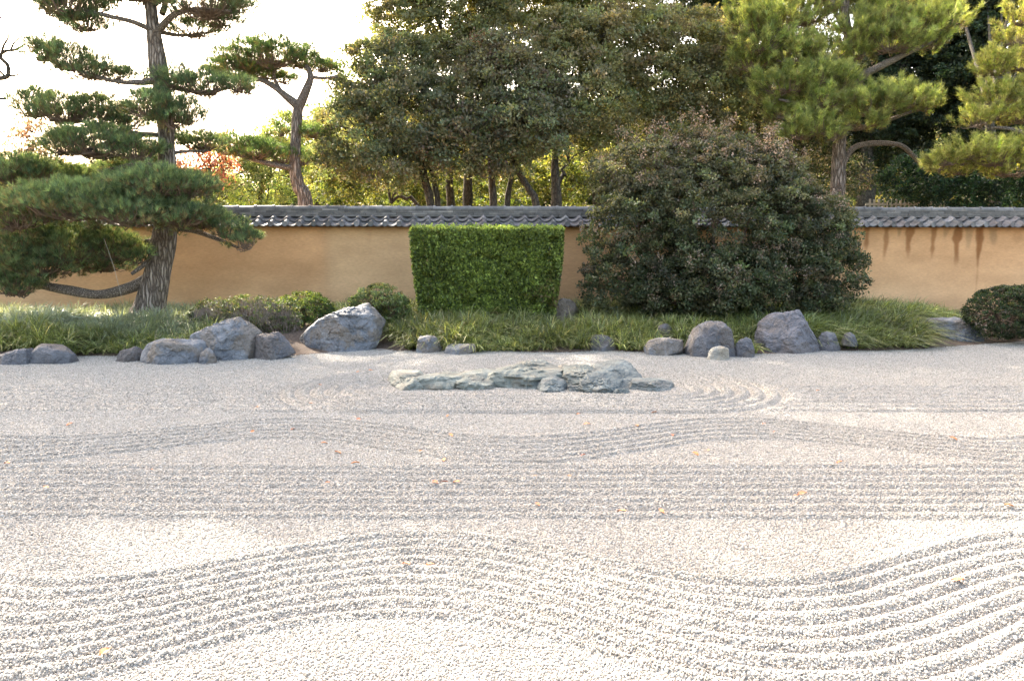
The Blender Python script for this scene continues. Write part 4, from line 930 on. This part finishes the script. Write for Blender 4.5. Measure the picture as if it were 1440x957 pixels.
# picket fence
M_PALE, nt, b = newmat('weathered_pale_wood'); b.inputs['Base Color'].default_value = (.42, .38, .33, 1); b.inputs['Roughness'].default_value = .85
pf = empty('picket_fence', (P(1262, 292, 21.0)[0], 21.0, -.1), 'pale picket fence behind the right part of the wall, below the dark tree', 'fence')
zt = P(1262, 280, 21)[2]
x = P(1222, 285, 21)[0]; x1 = P(1345, 285, 21)[0]
while x < x1:
    V, Fc = boxes([(x, x + .045, 20.98, 21.0, -.1, zt + rng.normal(0, .01))]); mesh('picket', V, Fc, M_PALE, pf); x += .115
V, Fc = boxes([(P(1218, 285, 21)[0], x1 + .05, 21.002, 21.04, zt - .16, zt - .10)]); mesh('rail', V, Fc, M_PALE, pf)
V, Fc = boxes([(P(1218, 285, 21)[0], x1 + .05, 21.002, 21.04, .3, .38)]); mesh('rail', V, Fc, M_PALE, pf)

# ------------------------------------------------------------------ shrubs in the bed
# clipped box hedge, wider at the top
YH = 13.1
hb = empty('clipped_hedge', (P(684, 450, YH)[0], YH + .4, .12), 'bright green hedge clipped to a block that widens upwards, centre of the wall', 'hedge')
tl, tr_, bl2, br2 = P(577, 321, YH), P(792, 321, YH), P(592, 448, YH), P(779, 448, YH)
def hedge_pt(s, t):   # s 0..1 across, t 0..1 up
    xl = bl2[0] + (tl[0] - bl2[0]) * (1 - (1 - t) ** 1.7); xr = br2[0] + (tr_[0] - br2[0]) * (1 - (1 - t) ** 1.7); return xl + (xr - xl) * s, bl2[2] + (tl[2] - bl2[2]) * t
HD = 1.0
n = 62000
face = rng.choice(4, n, p=[.56, .2, .12, .12]); s = rng.uniform(0, 1, n); t = rng.uniform(0, 1, n) ** .9; q = rng.uniform(0, 1, n)
dp = np.abs(rng.normal(0, .05, n)) - .02; 
xs_, zs_ = hedge_pt(s, t); xl, _ = hedge_pt(0 * s, t); xr, _ = hedge_pt(0 * s + 1, t)
Pc = np.stack([xs_, np.full(n, YH), zs_], -1); Nn = np.zeros((n, 3))
bul = .03 * (hash_noise(s * 8, t * 6, 1, 31) - .5) * 2
hole = sstep(.66, .8, hash_noise(s * 16, t * 10, 1, 34)) * .10; Pc[:, 1] += dp + bul + hole + .06 * (1 - t) * 1.0; Nn[:] = (0, -1, .15)
m = face == 1; Pc[m, 2] = tl[2] - dp[m] + bul[m] * .5; Pc[m, 1] = YH + q[m] * HD; Pc[m, 0] = tl[0] + (tr_[0] - tl[0]) * s[m]; Nn[m] = (0, 0, 1)
m = face == 2; Pc[m, 0] = xl[m] + dp[m]; Pc[m, 1] = YH + q[m] * HD; Nn[m] = (-1, 0, .1)
m = face == 3; Pc[m, 0] = xr[m] - dp[m]; Pc[m, 1] = YH + q[m] * HD; Nn[m] = (1, 0, .1)
A = norm(Nn * .55 + rdir(n) * .8 + np.array([0, 0, .35]))
V, Fc = leaf_quads(Pc, A, .056 * rng.uniform(.55, 1.35, n), .58)
pn = hash_noise(Pc[:, 0] * 3, Pc[:, 2] * 3, 1, 33)
cc = pick_cols(n, [(.12, .165, .04), (.165, .22, .05), (.08, .115, .036), (.27, .33, .08), (.05, .07, .028)], [3, 3, 2, 1.6, 1.5], .2) * (.82 + .6 * pn)[:, None]
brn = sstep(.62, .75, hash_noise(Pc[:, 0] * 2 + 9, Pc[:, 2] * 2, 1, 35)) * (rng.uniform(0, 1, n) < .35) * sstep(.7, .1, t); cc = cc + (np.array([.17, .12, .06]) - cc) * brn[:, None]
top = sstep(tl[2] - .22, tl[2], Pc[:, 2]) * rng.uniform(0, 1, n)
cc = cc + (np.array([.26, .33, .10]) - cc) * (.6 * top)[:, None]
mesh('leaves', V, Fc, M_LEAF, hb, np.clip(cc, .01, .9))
k_ = 420; sh_ = rng.uniform(0, 1, k_); A0 = np.stack([tl[0] + (tr_[0] - tl[0]) * sh_, YH + rng.uniform(0, HD * .6, k_), np.full(k_, tl[2] - .03)], -1); B0 = A0 + np.array([0, -.01, 1]) * rng.uniform(.02, .065, (k_, 1)) + rng.normal(0, .015, (k_, 3))
V, Fc = leaf_quads((B0[:, None] + rng.normal(0, .02, (k_, 6, 3))).reshape(-1, 3), norm(rdir(k_ * 6) + np.array([0, 0, .8])), .045 * rng.uniform(.6, 1.2, k_ * 6), .5)
V1, F1 = thin_tubes(A0, B0, .0035, .002); mesh('stray_shoots', V, Fc, M_LEAF, hb, pick_cols(k_ * 6, [(.22, .30, .07), (.15, .22, .05)], [1, 1]))
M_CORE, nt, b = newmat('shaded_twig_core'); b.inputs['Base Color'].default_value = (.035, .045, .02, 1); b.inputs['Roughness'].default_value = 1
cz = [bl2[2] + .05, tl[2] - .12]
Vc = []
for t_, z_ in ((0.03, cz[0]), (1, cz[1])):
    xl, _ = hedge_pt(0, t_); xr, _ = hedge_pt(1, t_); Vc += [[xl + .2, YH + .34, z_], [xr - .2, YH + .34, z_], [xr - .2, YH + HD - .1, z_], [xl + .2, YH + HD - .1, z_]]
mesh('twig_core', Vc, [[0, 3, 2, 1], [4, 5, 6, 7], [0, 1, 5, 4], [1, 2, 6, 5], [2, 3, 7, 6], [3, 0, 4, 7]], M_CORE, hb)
ps = []
for q in range(9):
    x_ = bl2[0] + (br2[0] - bl2[0]) * (.08 + .84 * q / 8) ; V, Fc = tube([(x_, YH + .35, .05), (x_ + .03, YH + .33, .3), (x_ - .05, YH + .3, .7)], [.025, .02, .012], 7, .1); ps.append((V, Fc))
V, Fc = cat_mesh(ps); mesh('stems', V, Fc, M_TWIG, hb)

def shrub(name, label, L, Y, fo, cat='shrub', group=None, core=.72, tw=None, stems=True, gz=.1, z0=None):
    bl = pix_blobs(L, Y, .8)
    root = empty(name, (bl[0][0][0], bl[0][0][1], gz), label, cat, group)
    V, Fc, cc, C = foliage(bl, **fo)
    k = np.repeat(V.reshape(-1, 4, 3)[:, 0, 2] > gz - .02, 1); V4 = V.reshape(-1, 4, 3)[k]; cc = cc[k]
    mesh('leaves', V4.reshape(-1, 3), np.arange(len(V4) * 4).reshape(-1, 4), M_LEAF, root, cc)
    if stems:
        cen = np.array([bl[0][0][0], bl[0][0][1], gz]); m = min(len(C), 160); idx = rng.choice(len(C), m, replace=False)
        near = np.array([min(bl, key=lambda b_: np.linalg.norm(b_[0] - q))[0] for q in C[idx]])
        V1, F1 = thin_tubes(near, C[idx], .014, .005, rng.normal(0, .04, (m, 3))[:, None]); ps = [(V1, F1)]
        for c, r in bl:
            ps.append(tube([cen + rng.normal(0, .08, 3) * np.array([1, 1, 0]), (cen + c) / 2 + rng.normal(0, .08, 3), c], [.035, .028, .014], 7, .15))
        V, Fc = cat_mesh([(p[0], p[1]) for p in ps]); mesh('stems', V, Fc, M_TWIG, root)
    return root, bl, C
YS = 13.6
BIG = [(.064, .080, .044), (.085, .10, .055), (.05, .066, .038), (.115, .12, .068), (.16, .135, .095)]
big, bbl, bC = shrub('flowering_shrub', 'huge dark rounded shrub with pinkish tan flower tips covering the wall',
  [(1010, 310, 116, 92, .2), (900, 335, 68, 80), (918, 262, 66, 56, .2), (998, 238, 62, 48, .3), (1070, 262, 62, 54, .3), (1120, 338, 70, 70, .1), (1160, 380, 50, 56), (1100, 395, 70, 46, -.2), (1000, 395, 90, 44, -.3), (880, 400, 54, 42, -.1), (1150, 318, 36, 34, .3), (866, 246, 34, 34, .3), (950, 410, 60, 34, -.2)], YS,
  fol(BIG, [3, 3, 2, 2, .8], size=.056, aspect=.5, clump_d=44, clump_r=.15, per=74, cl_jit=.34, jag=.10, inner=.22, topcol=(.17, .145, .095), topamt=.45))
# dry flower sprays on the shrub
m = 230; cand = bC[(bC[:, 1] < YS + .5)]; sel = cand[rng.choice(len(cand), m, replace=False)]
tops = cand[cand[:, 2] > np.percentile(cand[:, 2], 82)]; sel = np.concatenate([sel, tops[rng.choice(len(tops), 60)]])
dirs = norm(np.array([0, -.35, 1.0]) + rng.normal(0, .3, (len(sel), 3)))
tipp = sel + dirs * rng.uniform(.12, .34, (len(sel), 1)); topm = sel[:, 2] > np.percentile(cand[:, 2], 90); tipp[topm] += np.array([0, 0, .12])
V, Fc = thin_tubes(sel, tipp, .005, .003); mesh('flower_stalks', V, Fc, M_TWIG, big)
k = 44; Pc = (tipp[:, None] + rng.normal(0, .045, (len(sel), k, 3)) - dirs[:, None] * rng.uniform(0, .12, (len(sel), k, 1))).reshape(-1, 3)
V, Fc = leaf_quads(Pc, rdir(len(Pc)), .036 * rng.uniform(.6, 1.3, len(Pc)), .6)
mesh('flower_heads', V, Fc, M_DRYLEAF, big, pick_cols(len(Pc), [(.30, .235, .19), (.22, .17, .13), (.36, .30, .24), (.16, .14, .09)], [2, 2, 1, 2]))

gSh = 'low clipped shrubs in the bed'
AZ = [(.07, .095, .04), (.10, .12, .05), (.13, .12, .075), (.16, .14, .10), (.05, .07, .035)]
tw, tbl, tC = shrub('azalea_shrub', 'low grey brown twiggy shrub behind the tall peaked boulder', [(315, 450, 46, 30), (355, 447, 50, 30), (390, 455, 34, 30), (290, 455, 26, 24)], 12.5,
  fol(AZ, [2, 2, 1, 1, 1], size=.034, clump_d=90, clump_r=.07, per=22, jag=.04, inner=.1), group=gSh, stems=True)
n = 2600; d = rdir(n); d[:, 1] = -np.abs(d[:, 1]); d[:, 2] = np.abs(d[:, 2]); ii = rng.integers(len(tbl), size=n)
B_ = np.array([tbl[i_][0] for i_ in ii]) + d * np.array([tbl[i_][1] for i_ in ii]) * rng.uniform(.9, 1.06, (n, 1)); A_ = B_ - norm(d * .5 + np.array([0, 0, 1]) + rng.normal(0, .4, (n, 3))) * rng.uniform(.08, .2, (n, 1))
V, Fc = thin_tubes(A_, B_, .0032, .002)
M_GTWIG, nt, b = newmat('grey_twig'); b.inputs['Base Color'].default_value = (.22, .18, .15, 1); b.inputs['Roughness'].default_value = .9
mesh('bare_twigs', V, Fc, M_GTWIG, tw)
shrub('azalea_shrub', 'low rounded green shrub with yellow tips left of the largest pale boulder', [(428, 438, 38, 26), (405, 442, 26, 22), (450, 442, 20, 18)], 12.9,
  fol([(.07, .11, .035), (.11, .15, .045), (.05, .08, .03), (.2, .2, .06)], [3, 2, 2, .7], size=.036, clump_d=120, clump_r=.07, per=30, jag=.03, inner=.1, topcol=(.2, .22, .06), topamt=.4), group=gSh)
shrub('azalea_shrub', 'small round pale green shrub between the largest boulder and the hedge', [(532, 432, 38, 30), (520, 440, 26, 28), (555, 440, 20, 22)], 13.0,
  fol([(.12, .17, .06), (.14, .17, .07), (.06, .09, .04), (.22, .24, .12)], [3, 2, 2, .9], size=.042, clump_d=110, clump_r=.075, per=30, jag=.04, inner=.1, topcol=(.26, .28, .14), topamt=.5), group=gSh)
shrub('azalea_shrub', 'dark clipped dome shrub on the gravel edge at the right side', [(1425, 440, 62, 36), (1400, 442, 38, 36), (1470, 440, 60, 38)], 12.6,
  fol([(.035, .052, .026), (.05, .07, .032), (.07, .08, .045), (.12, .11, .07), (.026, .04, .02)], [3, 3, 1.5, .6, 2], size=.036, clump_d=120, clump_r=.065, per=32, jag=.02, inner=.08), group=gSh)

# ------------------------------------------------------------------ grass like ground cover
ROCKFREE = [(P(465, 480, 12.4)[0], 12.6, .95, .75), (P(480, 490, 12)[0], 11.9, 1.0, .6), (P(455, 494, 11.8)[0], 11.75, .75, .45)]
def rockfree(x, y):
    k = np.ones(len(x), bool)
    for cx, cy, rx, ry in ROCKS:
        k &= ((x - cx) / (rx + .05)) ** 2 + ((y - cy) / (ry + .05)) ** 2 > 1
        k &= ~((np.abs(x - cx) < rx * .9) & (y < cy) & (y > cy - ry - .6))
    return k
def grass(name, label, rect, ntuft, pal, wts, H=.36, comb=(0, 0, 0), mask=None, blades=30, wdt=.011, glintf=None):
    x = rng.uniform(rect[0], rect[1], ntuft * 3); y = rng.uniform(rect[2], rect[3], ntuft * 3)
    t = y - bed_edge(x); k = (t > -.03 + .12 * hash_noise(x, y, 2.5, 53)) & (y < 15.45 + .05 * x)
    k &= rockfree(x, y)
    if mask is not None: k &= mask(x, y)
    x, y = x[k][:ntuft], y[k][:ntuft]; z = bed_h(x, y); n = len(x)
    sz = np.minimum(1.0, .62 + (y - bed_edge(x)) * .9) * rng.uniform(.75, 1.2, n) * (.6 + .85 * hash_noise(x, y, 1.9, 51))
    C = np.stack([x, y, z], -1); B = blades
    az = rng.uniform(0, 2 * np.pi, (n, B)); lean = rng.uniform(.3, 1.15, (n, B))
    dirh = np.stack([np.cos(az), np.sin(az), 0 * az], -1) + np.array(comb) + np.array([0, -.45, 0]) * sstep(.9, .1, y - bed_edge(x))[:, None, None]; 
    L = H * sz[:, None] * rng.uniform(.7, 1.25, (n, B))
    p0 = C[:, None] + np.stack([np.cos(az), np.sin(az), 0 * az], -1) * rng.uniform(0, .03, (n, B, 1))
    pts = []
    for s_ in (0, .35, .7, 1.0):
        out = lean * L * (s_ ** 1.5) * .95; up = L * (s_ * 1.0 - .78 * lean * s_ ** 2.3)
        pts.append(p0 + dirh * out[..., None] + up[..., None] * np.array([0, 0, 1]))
    side = np.stack([-np.sin(az), np.cos(az), 0 * az], -1) * wdt * .5
    side = norm(side + rdir(n * B).reshape(n, B, 3) * wdt * .25) * wdt * .5
    Vs = []
    for q, wf in zip(range(4), (1, 1, .75, .12)): Vs += [pts[q] - side * wf, pts[q] + side * wf]
    V = np.stack(Vs, 2).reshape(-1, 3)
    f = np.array([[0, 1, 3, 2], [2, 3, 5, 4], [4, 5, 7, 6]])
    Fc = (np.arange(n * B)[:, None, None] * 8 + f[None]).reshape(-1, 4)
    cc = pick_cols(n * B, pal, wts, .28).reshape(n, B, 3) * np.exp(rng.normal(0, .22, (n, 1, 1))) * (.7 + .65 * hash_noise(x, y, .9, 52))[:, None, None]
    if glintf is not None:
        pk = glintf(x, y)[:, None, None] * rng.uniform(.3, 1, (n, B, 1)); cc = cc + (np.array([.50, .54, .46]) - cc) * pk  # sun glint put into the blade colour as a pale silvery tone
    cc = np.repeat(cc.reshape(-1, 3), 3, 0)
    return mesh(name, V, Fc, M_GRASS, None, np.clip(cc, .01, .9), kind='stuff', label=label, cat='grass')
GG = [(.12, .15, .055), (.17, .20, .07), (.075, .10, .04), (.27, .29, .11), (.38, .34, .19)]
xr1 = P(300, 480, 12)[0]
def notbare(x, y):
    k = np.ones(len(x), bool)
    k &= rockfree(x, y)
    for cx, cy, rx, ry in ROCKFREE: k &= ((x - cx) / rx) ** 2 + ((y - cy) / ry) ** 2 > 1
    k &= ~((x > P(300, 480, 11.6)[0]) & (x < P(525, 480, 11.8)[0]) & (y < 12.3))
    return k
grass('grass', 'long drooping grass with silvery sun glint painted on its blades around the leaning pine', (-11, -3.9, 11, 16), 2500, GG, [3, 3, 2, 1, .5], comb=(.25, -.15, 0), mask=notbare,
      glintf=lambda x, y: 1.1 * sstep(11.6, 12.2, y) * sstep(-3.9, -5.2, x) * (.4 + .6 * hash_noise(x, y, 1.2, 41)))
grass('grass', 'yellow green drooping grass in front of hedge and big shrub', (-3.2, 4.3, 11, 16), 2300, GG, [2, 3, 2, 2, .8], mask=notbare)
grass('grass', 'long combed green grass sweeping down to the gravel at the right', (4.3, 7.9, 11, 16.2), 1300, GG, [3, 3, 2, 2, .4], comb=(.35, -.45, 0), mask=lambda x, y: (x < 6.35 + .3 * (y - 12)) | (y > 13.6))

# ------------------------------------------------------------------ fallen leaves
M_FALL, nt, b = newmat('fallen_leaf'); oi = nd(nt, 'ShaderNodeObjectInfo')
nt.links.new(ramp(nt, [(0, (.45, .17, .06)), (.5, (.62, .30, .14)), (1, (.40, .13, .07))], oi.outputs['Random']).outputs[0], b.inputs['Base Color']); b.inputs['Roughness'].default_value = .7
spots = [(64, 688), (412, 606), (132, 612), (456, 625), (504, 592), (362, 575), (355, 610), (461, 680), (612, 684), (624, 681), (642, 684), (571, 801), (605, 799), (756, 715), (820, 641), (813, 582), (895, 568), (920, 581), (930, 726), (1128, 696), (1120, 699), (1340, 621), (1074, 597), (1088, 608), (978, 640), (995, 635), (1180, 656), (1418, 717), (576, 568), (630, 586), (634, 617), (592, 635), (625, 648), (212, 660), (475, 638), (503, 524), (521, 522), (450, 545), (305, 552), (436, 568), (1012, 563), (896, 602), (800, 670), (874, 720), (752, 671), (1347, 821), (147, 925), (825, 598), (946, 617), (500, 655), (1150, 553), (10, 655), (98, 598)]
import bmesh
def leaf_mesh(seed):
    r_ = random.Random(seed); bm = bmesh.new(); L_, W_ = .026, .014; vs = []
    n_ = 7; rows = []
    for i_ in range(n_):
        t_ = i_ / (n_ - 1); wv = W_ * math.sin(math.pi * min(1, t_ * .92 + .04)) ** .8; z_ = .006 * math.sin(t_ * 3.0) + .002
        rows.append([bm.verts.new(((t_ - .5) * 2 * L_, -wv, z_ + .006)), bm.verts.new(((t_ - .5) * 2 * L_, 0, z_)), bm.verts.new(((t_ - .5) * 2 * L_, wv, z_ + .005 + .003 * r_.random()))])
    for a_, b_ in zip(rows[:-1], rows[1:]):
        for k in (0, 1): bm.faces.new((a_[k], b_[k], b_[k + 1], a_[k + 1]))
    a_ = rows[0][1]; s1 = bm.verts.new((-L_ * 1.6, .001, .004)); s2 = bm.verts.new((-L_ * 1.6, -.001, .004)); bm.faces.new((a_, s1, s2))
    me = bpy.data.meshes.new('fallen_leaf'); bm.to_mesh(me); bm.free(); me.materials.append(M_FALL); return me
LM = [leaf_mesh(s_) for s_ in range(4)]
for k, (u, v) in enumerate(spots):
    Y_ = ground_Y(v); p = P(u, v, Y_)
    o = bpy.data.objects.new('fallen_leaf', LM[k % 4]); o.location = (p[0], p[1], float(gravel_h(p[0], p[1])) + .006)
    o.rotation_euler = (random.uniform(-.3, .3), random.uniform(-.3, .3), random.uniform(0, 6.28)); s_ = random.uniform(.8, 1.25); o.scale = (s_, s_, s_)
    link(o, None, 'small curled orange brown dead leaf lying loose on the raked gravel', 'leaf', 'fallen leaves on the gravel')
print('objects', len(bpy.data.objects), 'pebbles', len(pp))
